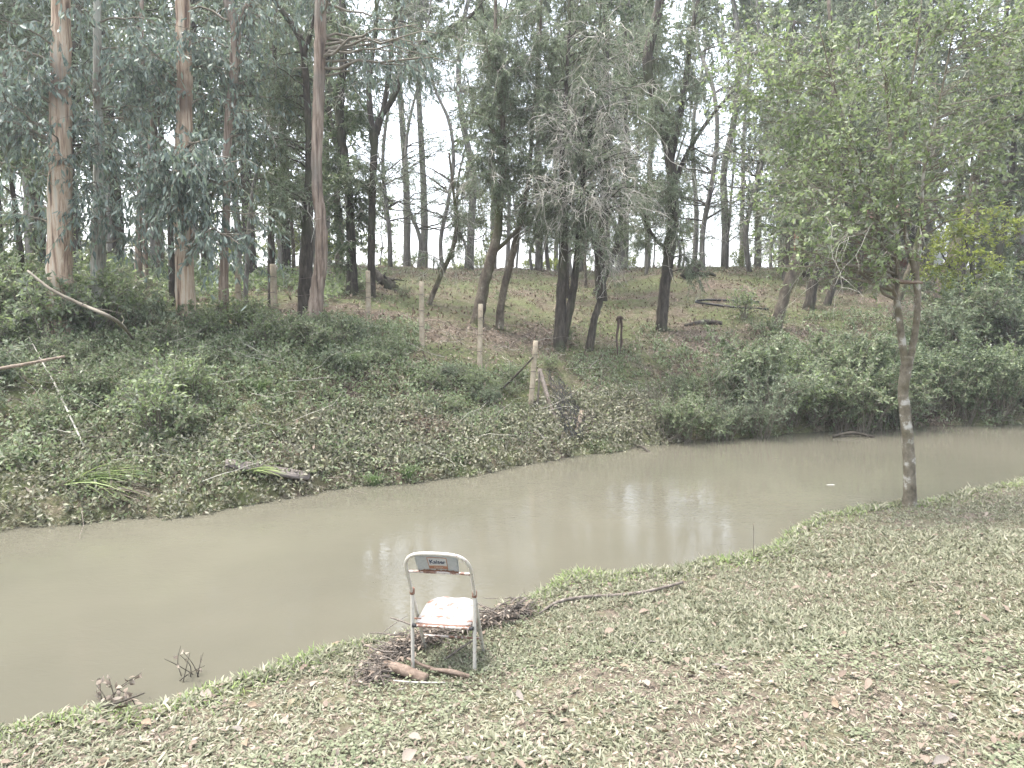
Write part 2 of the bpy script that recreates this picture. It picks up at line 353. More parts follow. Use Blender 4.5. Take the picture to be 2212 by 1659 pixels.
def water_mat():
    m, t, b = new_mat('muddy_water')
    tc = t.nodes.new('ShaderNodeTexCoord')
    n0 = t.nodes.new('ShaderNodeTexNoise'); n0.inputs['Scale'].default_value = .35; n0.inputs['Detail'].default_value = 4
    t.links.new(tc.outputs['Object'], n0.inputs['Vector'])
    r = ramp(t, [(.35, (.094, .089, .067)), (.65, (.116, .109, .082))]); t.links.new(n0.outputs[0], r.inputs[0])
    t.links.new(r.outputs[0], b.inputs['Base Color'])
    b.inputs['Roughness'].default_value = .0; b.inputs['IOR'].default_value = 1.333; b.inputs['Specular IOR Level'].default_value = .5
    mp = t.nodes.new('ShaderNodeMapping'); mp.inputs['Rotation'].default_value = (0, 0, math.radians(-38)); mp.inputs['Scale'].default_value = (.55, 1.0, 1)
    t.links.new(tc.outputs['Object'], mp.inputs[0])
    def nz(s, d, dist=0.):
        n = t.nodes.new('ShaderNodeTexNoise'); n.inputs['Scale'].default_value = s; n.inputs['Detail'].default_value = d; n.inputs['Distortion'].default_value = dist
        t.links.new(mp.outputs[0], n.inputs['Vector']); return n
    a = nz(20, 3, .6); c = nz(3.2, 2, .4)
    # ripple strength itself varies along the current
    am = nz(.9, 2); mr = t.nodes.new('ShaderNodeMapRange'); mr.inputs[1].default_value = .35; mr.inputs[2].default_value = .65; mr.inputs[3].default_value = .25; mr.inputs[4].default_value = 1.
    t.links.new(am.outputs[0], mr.inputs[0])
    mu = t.nodes.new('ShaderNodeMath'); mu.operation = 'MULTIPLY'; t.links.new(a.outputs[0], mu.inputs[0]); t.links.new(mr.outputs[0], mu.inputs[1])
    b1 = t.nodes.new('ShaderNodeBump'); b1.inputs['Strength'].default_value = .55; b1.inputs['Distance'].default_value = .0055
    b2 = t.nodes.new('ShaderNodeBump'); b2.inputs['Strength'].default_value = .5; b2.inputs['Distance'].default_value = .0045
    t.links.new(c.outputs[0], b2.inputs['Height']); t.links.new(mu.outputs[0], b1.inputs['Height']); t.links.new(b2.outputs[0], b1.inputs['Normal'])
    t.links.new(b1.outputs[0], b.inputs['Normal'])
    return m
M['water'] = water_mat()

def rust_mat(name, base, rust=.5, rscale=14., rough=.45):
    m, t, b = new_mat(name)
    tc = t.nodes.new('ShaderNodeTexCoord')
    n = t.nodes.new('ShaderNodeTexNoise'); n.inputs['Scale'].default_value = rscale; n.inputs['Detail'].default_value = 9; n.inputs['Roughness'].default_value = .7
    t.links.new(tc.outputs['Object'], n.inputs['Vector'])
    mr = t.nodes.new('ShaderNodeMapRange'); mr.inputs[1].default_value = rust; mr.inputs[2].default_value = rust + .04
    t.links.new(n.outputs[0], mr.inputs[0])
    n2 = t.nodes.new('ShaderNodeTexNoise'); n2.inputs['Scale'].default_value = 60; n2.inputs['Detail'].default_value = 5; t.links.new(tc.outputs['Object'], n2.inputs['Vector'])
    r2 = ramp(t, [(.3, (.10, .05, .033)), (.7, (.23, .125, .085))]); t.links.new(n2.outputs[0], r2.inputs[0])
    r1 = ramp(t, [(.3, tuple(x * .86 for x in base)), (.6, base)]); t.links.new(n2.outputs[0], r1.inputs[0])
    mx = t.nodes.new('ShaderNodeMix'); mx.data_type = 'RGBA'
    t.links.new(mr.outputs[0], mx.inputs[0]); t.links.new(r1.outputs[0], mx.inputs[6]); t.links.new(r2.outputs[0], mx.inputs[7])
    t.links.new(mx.outputs[2], b.inputs['Base Color']); b.inputs['Roughness'].default_value = rough
    return m
M['paint'] = rust_mat('chipped_white_paint', (.46, .435, .38), .59, 24.)
M['paint_rusty'] = rust_mat('rusted_white_paint', (.44, .40, .36), .47, 26.)
M['seat_paint'] = rust_mat('worn_seat_paint', (.25, .24, .23), .55, 15.)
M['back_paint'] = rust_mat('shade_grey_back_paint', (.36, .38, .39), .70, 30.)  # white paint greyed, the backrest's shade put into its colour
M['rust'] = rust_mat('rust', (.17, .085, .055), .5, 30., .9)
M['print_orange'] = noise_mat('orange_print', [(.3, (.27, .125, .075)), (.7, (.36, .18, .115))], (1, 1, 1), 60., 5, .6)
M['print_cream'] = noise_mat('cream_print', [(.3, (.42, .36, .30)), (.7, (.5, .45, .39))], (1, 1, 1), 60., 5, .6)
M['print_white'] = noise_mat('white_print', [(.3, (.40, .42, .44)), (.7, (.47, .48, .49))], (1, 1, 1), 60., 5, .6)
M['print_navy'] = noise_mat('navy_print', [(.3, (.02, .03, .06)), (.7, (.05, .065, .10))], (1, 1, 1), 60., 5, .6)

# ------------------------------------------------------------------ ground and river
def graded(segs):
    out = [np.array([segs[0][0]])]
    for a, b, n in segs: out.append(np.linspace(a, b, n + 1)[1:])
    return np.concatenate(out)
gx = graded([(-600, -60, 16), (-60, -16, 30), (-16, -5, 60), (-5, 5, 100), (5, 14, 60), (14, 30, 50), (30, 70, 24), (70, 600, 16)])
gy = graded([(-300, -6, 20), (-6, 2, 24), (2, 12, 110), (12, 30, 120), (30, 60, 44), (60, 120, 20), (120, 900, 20)])
XX, YY = np.meshgrid(gx, gy)
ZZ = ground_z(XX, YY)
ni, nj = XX.shape
idx = np.arange(ni * nj).reshape(ni, nj)
fq = np.stack([idx[:-1, :-1], idx[:-1, 1:], idx[1:, 1:], idx[1:, :-1]], -1).reshape(-1, 4)
cx = (XX[:-1, :-1] + XX[1:, 1:]).ravel() / 2; cy = (YY[:-1, :-1] + YY[1:, 1:]).ravel() / 2
far_side = cy > .5 * (yfar(cx) + ynear(cx))
mb = MB(); mb.add(np.stack([XX, YY, ZZ], -1), fq[~far_side], 0); mb.f.append(fq[far_side]); mb.m.append(np.ones(int(far_side.sum()), int))
GROUND = tag(mb.build('ground', [M['soil'], M['forest_floor']]), 'muddy grassy near bank and leaf-littered wooded slope across the river', 'ground', kind='structure')

wx = graded([(-120, -12, 20), (-12, 24, 60), (24, 200, 20)]); wy = graded([(-80, 0, 16), (0, 32, 60), (32, 60, 6)])
WX, WY = np.meshgrid(wx, wy); ni, nj = WX.shape; idx = np.arange(ni * nj).reshape(ni, nj)
fq = np.stack([idx[:-1, :-1], idx[:-1, 1:], idx[1:, 1:], idx[1:, :-1]], -1).reshape(-1, 4)
mb = MB().add(np.stack([WX, WY, np.zeros_like(WX)], -1), fq)
tag(mb.build('river', M['water']), 'muddy olive brown river flowing between the two banks', 'river', kind='structure')

# ------------------------------------------------------------------ trees
LEAF = {   # L, W, up, seg, leaf droop, twig droop, spread
    'euc':   dict(mat='euc_leaf', L=(.11, .21), W=.25, up=.1, seg=2, ldroop=1.3, tdroop=.55, spread=.6, curve=.12, tlen=(.5, 1.1)),
    'pod':   dict(mat='pod_leaf', L=(.09, .17), W=.18, up=.5, seg=1, ldroop=.25, tdroop=.5, spread=.75, curve=0, tlen=(.4, .9)),
    'dark':  dict(mat='dark_leaf', L=(.11, .20), W=.30, up=.5, seg=1, ldroop=.3, tdroop=.35, spread=.8, curve=0, tlen=(.4, 1.0)),
    'light': dict(mat='light_leaf', L=(.055, .105), W=.46, up=.9, seg=1, ldroop=.3, tdroop=-.3, spread=.75, curve=0, tlen=(.3, .8)),
    'yellow': dict(mat='yellow_leaf', L=(.09, .16), W=.44, up=.9, seg=1, ldroop=.3, tdroop=.2, spread=.8, curve=0, tlen=(.3, .8)),
    'far':   dict(mat='dark_leaf', L=(.30, .55), W=.34, up=.5, seg=1, ldroop=.3, tdroop=.3, spread=.9, curve=0, tlen=(.8, 1.8)),
    'farlight': dict(mat='far_leaf', L=(.26, .48), W=.42, up=.5, seg=1, ldroop=.3, tdroop=.2, spread=.9, curve=0, tlen=(.8, 1.6)),
}

for q in ('euc', 'pod', 'dark', 'light', 'yellow'):
    LEAF[q]['L'] = tuple(.82 * z for z in LEAF[q]['L']); LEAF[q]['tlen'] = tuple(.85 * z for z in LEAF[q]['tlen'])
DENS = dict(euc=.85, pod=1.35, dark=1.35, light=1.0, yellow=1.2)
def boughs_to(trunk_pts, trunk_r, ends, sag=.12, R=8, rmax=.05):
    d = np.linalg.norm(trunk_pts[None] - ends[:, None], axis=2)
    cost = d + .6 * np.maximum(0, trunk_pts[None, :, 2] - ends[:, None, 2] + .1) + rng.uniform(0, .25, d.shape) * d.mean()
    k = cost.argmin(1); A = trunk_pts[k]; dist = np.linalg.norm(ends - A, axis=1)
    mid = .5 * (A + ends) + np.stack([np.zeros_like(dist), np.zeros_like(dist), sag * dist], 1) + rng.normal(size=ends.shape) * (.07 * dist)[:, None]
    t = np.linspace(0, 1, R)[None, :, None]
    path = (1 - t) ** 2 * A[:, None] + 2 * t * (1 - t) * mid[:, None] + t ** 2 * ends[:, None]
    wob = rng.normal(size=path.shape) * (.018 * dist)[:, None, None]; wob[:, 0] = 0
    path = path + wob
    r0 = np.minimum(np.minimum(trunk_r[k] * .55, .008 + .011 * dist), rmax)
    rad = r0[:, None] * (1 - .78 * np.linspace(0, 1, R))[None]
    return path, rad

def twigs_on(path, n, tl, droop, R=4, r=.005, t0=.3, spread=.9):
    N, RB, _ = path.shape
    k = rng.integers(0, N, n); t = rng.uniform(t0, 1, n) * (RB - 1 - 1e-6); i = t.astype(int); f = (t - i)[:, None]
    A = path[k, i] * (1 - f) + path[k, i + 1] * f
    T = norm(path[k, i + 1] - path[k, i])
    D = norm(T * .6 + rng.normal(size=(n, 3)) * .6 * spread + np.array([0, 0, -droop * .5]))
    L = rng.uniform(*tl, n)[:, None]
    s = np.linspace(0, 1, R)
    g = np.array([0, 0, -1.])
    pts = A[:, None] + D[:, None] * (s[None, :, None] * L[:, None]) + g * (droop * .7 * (s ** 2)[None, :, None] * L[:, None])
    pts[:, 1:] += rng.normal(size=(n, R - 1, 3)) * .04 * L[:, None]
    return pts, np.broadcast_to(r * (1 - .7 * s)[None], (n, R)).copy()

def leaves_on(mb, tw, n, sp, scale=1.):
    N, R, _ = tw.shape
    k = rng.integers(0, N, n); t = rng.uniform(.1, 1, n) * (R - 1 - 1e-6); i = t.astype(int); f = (t - i)[:, None]
    A = tw[k, i] * (1 - f) + tw[k, i + 1] * f; T = norm(tw[k, i + 1] - tw[k, i])
    D = norm(T * .7 + rng.normal(size=(n, 3)) * sp['spread'] + np.array([0, 0, -sp['ldroop']]))
    L = rng.uniform(*sp['L'], n) * scale
    leaves(mb, A, D, L, L * sp['W'] * rng.uniform(.8, 1.2, n), sp['up'], .25, sp['curve'] * rng.choice([-1, 1], n)[:, None] if sp['curve'] else 0, sp['seg'])

def tree(name, label, stems, blobs, kind='pod', bark='dark_bark', cat='tree', group=None, base=None, nb=1., nt=9, nl=26, moss=0, dead=0,
         lean=0., twigmat='twig', tw_r=.005, lscale=1., S=12, bump=.035, deadL=(.5, 1.3), wf=1., dead_r=.011):
    """stems: lists of (px, py, width px) in the picture at the tree's own distance; the first starts at the ground.
       blobs: (cx, cy, rx, ry, boughs, depth offset m, depth radius m)"""
    sp = LEAF[kind]; nl = int(nl * DENS[kind])
    if base is None: base = hit(stems[0][0][0], stems[0][0][1])
    d = base[1]
    mbt = MB(); allp = []; allr = []; limbs = []
    for si, st in enumerate(stems):
        pts = np.array([P(a[0], a[1], d) for a in st]); rad = np.array([a[2] for a in st]) / F * d / 2 * wf
        off = lean * np.linspace(0, 1, len(pts)) * d * .03
        pts[:, 1] += off if si == 0 else off[-1] * .5
        if si == 0:
            pts[0, 2] = base[2] - .15
            zz = np.array([0, 0, 0.25]); pts = np.vstack([pts[0], pts[0] + (pts[1] - pts[0]) * .12, pts[1:]]); rad = np.concatenate([[rad[0] * 1.6], [rad[0] * 1.1], rad[1:]])
        n = max(10, int(4 * len(pts) + np.linalg.norm(pts[-1] - pts[0]) * 2.5))
        pp, rr = resample(pts, rad, n)
        pp[2:-1, :2] += rng.normal(size=(n - 3, 2)) * .06 * rr[2:-1, None]
        mbs = mbt if si == 0 else MB()
        tubes(mbs, pp, rr, S, bump=bump, cap=True)
        if si: limbs.append(mbs)
        allp.append(pp[n // 6:]); allr.append(rr[n // 6:])
    tp = np.concatenate(allp); trd = np.concatenate(allr)
    root = thing(name, base, label, cat, group)
    mbt.build('trunk', M[bark], root, base)
    for q in limbs: q.build('limb', M[bark], root, base)
    ends = []
    for (cx, cy, rx, ry, n, dz, rd) in blobs:
        n = max(2, int(round(n * nb)))
        u = rnd_unit(n) * (rng.uniform(.25, 1, n) ** .5)[:, None]
        c = P(cx, cy, d); c[1] += dz
        ends.append(c + u * np.array([rx / F * d, rd, ry / F * d]))
    if not ends: return root
    ends = np.concatenate(ends)
    ends[:, 2] = np.maximum(ends[:, 2], ground_z(ends[:, 0], ends[:, 1]) + .5)
    path, rad = boughs_to(tp, trd, ends)
    mbb = MB(); tubes(mbb, path, rad, 5)
    tag(mbb.build('branches', M['dark_twig' if bark == 'dark_bark' else twigmat], root, base), kind='stuff')
    tw, tr = twigs_on(path, int(len(ends) * nt), sp['tlen'], sp['tdroop'], r=tw_r)
    mbw = MB(); tubes(mbw, tw, tr, 3)
    tag(mbw.build('twigs', M[twigmat], root, base), kind='stuff')
    mbl = MB(); leaves_on(mbl, tw, int(len(tw) * nl), sp, lscale)
    tag(mbl.build('crown', M[sp['mat']], root, base, smooth_sh=False), kind='stuff')
    if moss:
        k = rng.integers(0, len(path), moss); i = rng.integers(1, path.shape[1], moss)
        A = path[k, i]; L = rng.uniform(.15, .55, moss)
        mm = MB(); leaves(mm, A, np.array([[0, 0, -1.]]) + rng.normal(size=(moss, 3)) * .12, L, rng.uniform(.015, .05, moss), .2, .3, seg=1, fat=.3)
        tag(mm.build('hanging_moss', M['moss'], root, base, smooth_sh=False), kind='stuff')
    if dead:
        t2, r2 = twigs_on(path, dead, deadL, .45, R=6, r=dead_r, t0=.2)
        md = MB(); tubes(md, t2, r2, 3)
        t3, r3 = twigs_on(t2, dead * 4, (.15, .45), .3, R=4, r=dead_r * .55, t0=.2); tubes(md, t3, r3, 3)
        tag(md.build('dead_twigs', M['dead_twig'], root, base), kind='stuff')
    return root

EUC = 'eucalyptus trees on the left bank'
tree('eucalyptus_tree', 'thickest eucalyptus at far left with peeling orange bark', [[(133, 745, 52), (130, 600, 48), (128, 450, 46), (127, 300, 42), (128, 150, 38), (126, 0, 34), (124, -250, 26)]],
     [(60, 110, 110, 120, 10, 0, 1.2), (90, 230, 110, 70, 8, -.6, .8), (40, 260, 70, 60, 5, -.5, 1), (190, 330, 70, 80, 5, -.2, 1), (40, 420, 70, 80, 5, .4, 1), (90, -120, 160, 90, 6, 0, 1.6)], 'euc', 'euc_bark', group=EUC, nt=9, nl=15, lean=.2)
tree('eucalyptus_tree', 'slender smooth grey eucalyptus just right of the thickest one', [[(212, 722, 36), (210, 560, 28), (212, 420, 24), (208, 250, 18), (205, 100, 16), (203, 0, 14), (200, -250, 11)]],
     [(260, 60, 110, 80, 9, 0, 1.2), (270, 180, 100, 80, 8, .2, 1.2), (250, 300, 80, 70, 6, 0, 1), (260, 420, 90, 70, 7, -.3, 1), (260, 520, 80, 60, 5, -.2, 1), (190, -110, 140, 80, 4, 0, 1.4)], 'euc', 'euc_bark_grey', group=EUC, nt=9, nl=15, lean=.3)
E3 = tree('eucalyptus_tree', 'cream and orange eucalyptus trunk behind the hanging grey-green sprays', [[(403, 728, 40), (398, 560, 36), (390, 400, 34), (395, 280, 32), (397, 150, 30), (392, 30, 28), (388, -250, 22)]],
     [(350, 110, 80, 90, 7, .2, 1.2), (340, 250, 80, 80, 6, .2, 1.2), (450, 110, 70, 90, 7, 0, 1.2), (470, 370, 90, 50, 10, -1.2, .6), (540, 400, 60, 60, 8, -1.4, .5), (560, 500, 60, 60, 7, -1.2, .6), (420, 430, 80, 50, 6, -1., .6), (330, 450, 70, 60, 5, -.3, .8), (390, -120, 150, 90, 5, 0, 1.4)], 'euc', 'euc_bark', group=EUC, nt=9, nl=17, lean=.15, lscale=1.05)
tree('eucalyptus_tree', 'crooked brown eucalyptus with a kink and fork near the picture top', [[(482, 732, 26), (483, 600, 19), (490, 430, 15), (492, 300, 18), (506, 150, 20), (508, 60, 20), (492, 0, 20), (470, -150, 16)], [(508, 62, 16), (535, 15, 13), (570, -60, 11), (590, -160, 9)]],
     [(540, 160, 70, 90, 8, .3, 1.2), (550, 60, 80, 70, 8, .3, 1.2), (430, 230, 60, 80, 5, 0, 1), (560, 280, 60, 60, 6, 0, 1), (350, 30, 60, 60, 4, .5, 1), (500, -120, 120, 70, 4, 0, 1.4)], 'euc', 'euc_bark_red', group=EUC, nt=9, nl=15)
tree('eucalyptus_tree', 'tall reddish brown trunk leaning in front of a black one', [[(672, 722, 36), (684, 640, 30), (694, 560, 27), (692, 470, 25), (684, 380, 22), (687, 260, 24), (690, 150, 24), (692, 50, 24), (694, -200, 20)]],
     [(760, -40, 110, 70, 6, 0, 1.5), (850, 60, 120, 60, 8, .5, 1.5), (640, -60, 100, 60, 4, .5, 1.2), (930, 110, 70, 50, 5, 0, 1)], 'euc', 'euc_bark_red', group=EUC, nt=9, nl=14)

DK = 'dark mossy trees across the river'
tree('evergreen_tree', 'black trunk standing right behind the reddish brown leaning one', [[(655, 706, 34), (662, 580, 33), (664, 500, 29), (667, 400, 20), (667, 311, 17), (664, 222, 16), (655, 111, 16), (640, 67, 15), (596, 4, 13), (545, -80, 10)], [(655, 120, 12), (680, 40, 11), (700, -60, 9)]],
     [(600, 60, 70, 60, 6, .5, 1.2), (610, 170, 60, 80, 8, .5, 1.2), (590, 270, 60, 60, 6, .3, 1), (600, 350, 60, 60, 6, 0, 1), (620, 430, 60, 40, 6, -.6, .8), (720, 60, 50, 60, 4, .5, 1)], 'pod', 'dark_bark', group=DK, wf=.86, nt=9, nl=24, moss=150, dead=20)
tree('evergreen_tree', 'dark bent trunk with a side fork left of the concrete posts', [[(761, 638, 27), (757, 480, 21), (748, 370, 22), (737, 290, 21), (735, 200, 22), (742, 120, 18), (740, 0, 16), (738, -200, 12)], [(738, 292, 14), (722, 215, 13), (705, 150, 12), (715, 60, 10), (700, -60, 8)]],
     [(760, 90, 90, 80, 9, .5, 1.5), (720, 380, 60, 50, 6, -.5, 1), (690, 260, 60, 70, 5, .5, 1), (770, 430, 70, 60, 8, -.6, 1), (740, 540, 60, 50, 4, -.3, .8), (770, 210, 60, 60, 5, 0, 1.2)], 'dark', 'dark_bark', group=DK, wf=.86, nt=9, nl=26, moss=260, dead=30)
tree('evergreen_tree', 'dark trunk forking with a long bough rising to the right', [[(803, 642, 18), (803, 500, 18), (808, 330, 18), (818, 262, 16), (850, 210, 14), (880, 130, 12), (905, 100, 11), (950, 70, 10), (1010, 40, 8), (1060, -20, 6)], [(808, 330, 15), (797, 180, 13), (812, 60, 11), (815, -100, 9)], [(815, 290, 13), (838, 180, 12), (850, 60, 10), (870, -80, 8)]],
     [(900, 40, 100, 60, 11, .5, 1.5), (870, 150, 70, 60, 8, .5, 1.2), (930, 160, 60, 50, 6, 0, 1), (800, 380, 40, 50, 5, -.5, 1), (1010, 70, 80, 50, 8, 0, 1.4), (820, -60, 110, 60, 5, 0, 1.5)], 'pod', 'dark_bark', group=DK, wf=.86, nt=10, nl=26, moss=260, dead=50)
tree('evergreen_tree', 'short thin trunk leaning right behind the tallest concrete post', [[(922, 657, 13), (950, 600, 12), (975, 545, 12), (986, 480, 9), (978, 400, 7), (970, 330, 5)]],
     [(990, 470, 35, 30, 2, 0, .6), (955, 550, 35, 25, 2, -.3, .5), (990, 380, 30, 40, 2, 0, .6)], 'pod', 'lichen_bark', group=DK, wf=.86, nt=9, nl=26, moss=120, dead=30)
tree('evergreen_tree', 'thick mossy trunk leaning right behind the second nearest concrete post', [[(1028, 702, 31), (1045, 620, 28), (1060, 560, 26), (1075, 500, 22), (1078, 440, 19), (1088, 350, 15), (1082, 200, 11), (1070, 60, 8), (1075, -90, 6)], [(1066, 545, 12), (1095, 520, 10), (1130, 480, 8), (1150, 430, 6)]],
     [(1040, 150, 85, 70, 12, 0, 1.5), (1050, 260, 60, 60, 9, -.2, 1.2), (1050, 60, 110, 60, 12, .2, 1.5), (1100, 180, 90, 80, 12, 0, 1.5), (1060, 350, 55, 40, 5, -.6, 1.), (1100, 330, 80, 60, 9, -.4, 1.2), (1060, 430, 60, 40, 5, -.6, 1.), (1060, -80, 140, 70, 7, 0, 1.8)], 'pod', 'lichen_bark', group=DK, wf=.86, nt=11, nl=27, moss=250, dead=60)
tree('evergreen_tree', 'slimmer lichen-spotted trunk leaning right beside the thick mossy one', [[(1076, 710, 20), (1085, 640, 18), (1105, 560, 18), (1120, 490, 15), (1140, 400, 11), (1150, 280, 9), (1165, 120, 7), (1170, -40, 5)]],
     [(1170, 260, 90, 80, 12, 0, 1.4), (1180, 120, 90, 80, 12, .3, 1.5), (1150, 390, 80, 50, 9, -.5, 1.2), (1165, 465, 80, 40, 8, -.4, 1), (1190, 10, 100, 60, 9, .3, 1.5)], 'pod', 'lichen_bark', group=DK, wf=.86, nt=11, nl=27, moss=200, dead=50)
tree('evergreen_tree', 'twin dark trunks splitting from one base in the middle', [[(1208, 750, 30), (1212, 650, 25), (1216, 560, 22), (1218, 450, 20), (1215, 330, 14), (1222, 200, 10), (1230, 40, 7), (1225, -80, 5)], [(1214, 742, 24), (1236, 640, 19), (1246, 560, 17), (1252, 480, 13), (1262, 380, 10), (1280, 250, 8)]],
     [(1230, 330, 80, 60, 9, 0, 1.3), (1250, 200, 90, 80, 12, .2, 1.5), (1240, 70, 90, 80, 11, .2, 1.5), (1200, 430, 70, 40, 6, -.4, 1), (1215, 500, 90, 40, 8, -.5, 1), (1240, -70, 130, 60, 5, 0, 1.6)], 'pod', 'dark_bark', group=DK, wf=.86, nt=11, nl=27, moss=300, dead=60)
tree('conifer_tree', 'thin crooked tree with many bare whitish drooping branches', [[(1270, 757, 20), (1284, 690, 18), (1297, 640, 15), (1291, 560, 12), (1268, 460, 9), (1254, 340, 8), (1268, 200, 6.5), (1290, 110, 5), (1298, 10, 4.5), (1302, -90, 3)]],
     [(1320, 240, 70, 70, 11, -.5, 1.), (1230, 260, 60, 60, 8, -.7, .8), (1330, 360, 90, 50, 11, -.8, .9), (1210, 420, 90, 35, 9, -1., .8), (1300, 100, 70, 70, 9, -.3, 1.), (1350, 440, 70, 40, 8, -.8, .8), (1290, 560, 60, 40, 5, -.4, .6)], 'pod', 'dark_bark', group=DK, wf=.86, nt=4, nl=14, moss=60, dead=330, twigmat='dead_twig', deadL=(.4, 1.1))
tree('evergreen_tree', 'black leaning trunk up the slope behind the bare-branched conifer', [[(1285, 637, 20), (1308, 590, 17), (1330, 540, 15), (1345, 440, 12), (1352, 330, 10), (1350, 150, 8), (1355, -40, 6)]],
     [(1350, 300, 80, 80, 9, 0, 1.5), (1350, 130, 90, 90, 11, 0, 1.6), (1330, 440, 70, 50, 6, 0, 1.2), (1340, 520, 60, 40, 5, 0, 1)], 'pod', 'dark_bark', group=DK, wf=.86, nt=10, nl=26, moss=150, dead=20)
tree('evergreen_tree', 'straight brown trunk with a knot right of the rusty strap', [[(1428, 714, 27), (1436, 620, 27), (1446, 540, 28), (1454, 480, 28), (1453, 400, 26), (1440, 310, 22), (1425, 240, 20), (1398, 140, 24), (1422, 20, 22), (1440, -120, 18)], [(1450, 340, 18), (1475, 220, 15), (1490, 100, 12), (1515, -40, 9)], [(1450, 420, 13), (1480, 340, 11), (1530, 260, 9), (1580, 200, 7)], [(1448, 540, 9), (1418, 520, 8), (1390, 470, 6)]],
     [(1420, 110, 90, 90, 12, .2, 1.6), (1500, 220, 80, 80, 11, .2, 1.5), (1400, 260, 70, 70, 9, -.2, 1.3), (1500, 80, 70, 80, 8, .4, 1.5), (1530, 320, 50, 40, 3, -.3, 1.), (1450, 430, 55, 40, 6, -.5, 1), (1400, 500, 60, 40, 5, -.4, .9), (1490, 580, 40, 30, 3, 0, .8), (1480, 510, 60, 35, 4, -.4, 1), (1400, 410, 70, 40, 7, -.4, 1), (1440, -80, 140, 60, 6, 0, 1.8)], 'pod', 'dark_bark', group=DK, wf=.86, nt=11, nl=27, moss=420, dead=70)
tree('evergreen_tree', 'stout leaning trunk on the right slope nearest the hose loop', [[(1672, 712, 28), (1700, 620, 25), (1727, 540, 23), (1755, 440, 17), (1790, 330, 13), (1800, 150, 10), (1790, 0, 8)]],
     [(1740, 300, 90, 80, 8, .5, 1.6), (1800, 150, 90, 90, 8, .5, 1.6), (1680, 420, 60, 60, 6, 0, 1.2), (1790, 450, 70, 60, 6, 0, 1.2)], 'dark', 'lichen_bark', group=DK, wf=.86, nt=9, nl=24, moss=200, dead=20)
tree('evergreen_tree', 'middle trunk of three leaning right together on the right slope', [[(1745, 668, 26), (1760, 600, 22), (1778, 540, 19), (1800, 440, 14), (1830, 300, 10), (1850, 120, 8)]],
     [(1850, 250, 80, 90, 7, .4, 1.5), (1870, 90, 80, 80, 7, .4, 1.5)], 'dark', 'dark_bark', group=DK, wf=.86, nt=9, nl=24, moss=100)
tree('evergreen_tree', 'slimmest and rightmost of three trunks leaning right on the right slope', [[(1782, 660, 17), (1810, 592, 15), (1838, 500, 12), (1870, 400, 9), (1900, 250, 7)]],
     [(1890, 380, 70, 60, 6, .2, 1.3), (1920, 250, 70, 70, 6, .2, 1.3)], 'dark', 'dark_bark', group=DK, wf=.86, nt=9, nl=24, moss=80)
tree('evergreen_tree', 'short dark trunk seen through the fork of the riverside tree', [[(1918, 692, 22), (1946, 630, 16), (1970, 565, 13), (1990, 480, 10), (2010, 350, 8)]],
     [(2010, 380, 70, 60, 6, .2, 1.3), (2020, 230, 80, 80, 7, .2, 1.3)], 'dark', 'lichen_bark', group=DK, wf=.86, nt=9, nl=22)
tree('evergreen_tree', 'grey furrowed trunk leaning behind the yellow-green leaves', [[(2018, 665, 30), (2040, 600, 27), (2065, 540, 27), (2088, 470, 27), (2102, 420, 25), (2112, 360, 18), (2150, 250, 13), (2170, 100, 9)], [(2095, 440, 16), (2140, 400, 13), (2190, 390, 11), (2240, 350, 8)]],
     [(2150, 300, 80, 90, 9, 0, 1.5), (2180, 130, 90, 90, 9, 0, 1.6), (2090, 200, 80, 80, 8, .3, 1.5), (2200, 400, 60, 50, 6, 0, 1.2)], 'dark', 'lichen_bark', group=DK, wf=.86, nt=10, nl=24, moss=120)
tree('evergreen_tree', 'stocky upright trunk right of the grey furrowed leaning one', [[(2056, 668, 30), (2072, 590, 25), (2095, 520, 20), (2120, 430, 15), (2140, 300, 10)]],
     [(2150, 440, 60, 50, 5, .4, 1.2), (2200, 250, 60, 80, 5, .4, 1.2)], 'dark', 'dark_bark', group=DK, wf=.86, nt=9, nl=22)
tree('evergreen_tree', 'ivy-clad trunk closest to the right edge of the picture', [[(2145, 668, 26), (2150, 580, 22), (2172, 470, 17), (2190, 320, 12), (2210, 120, 8)]],
     [(2160, 570, 45, 70, 9, 0, .5), (2210, 420, 60, 60, 6, 0, 1.2), (2220, 200, 70, 100, 7, 0, 1.5)], 'dark', 'dark_bark', group=DK, wf=.86, nt=9, nl=24)

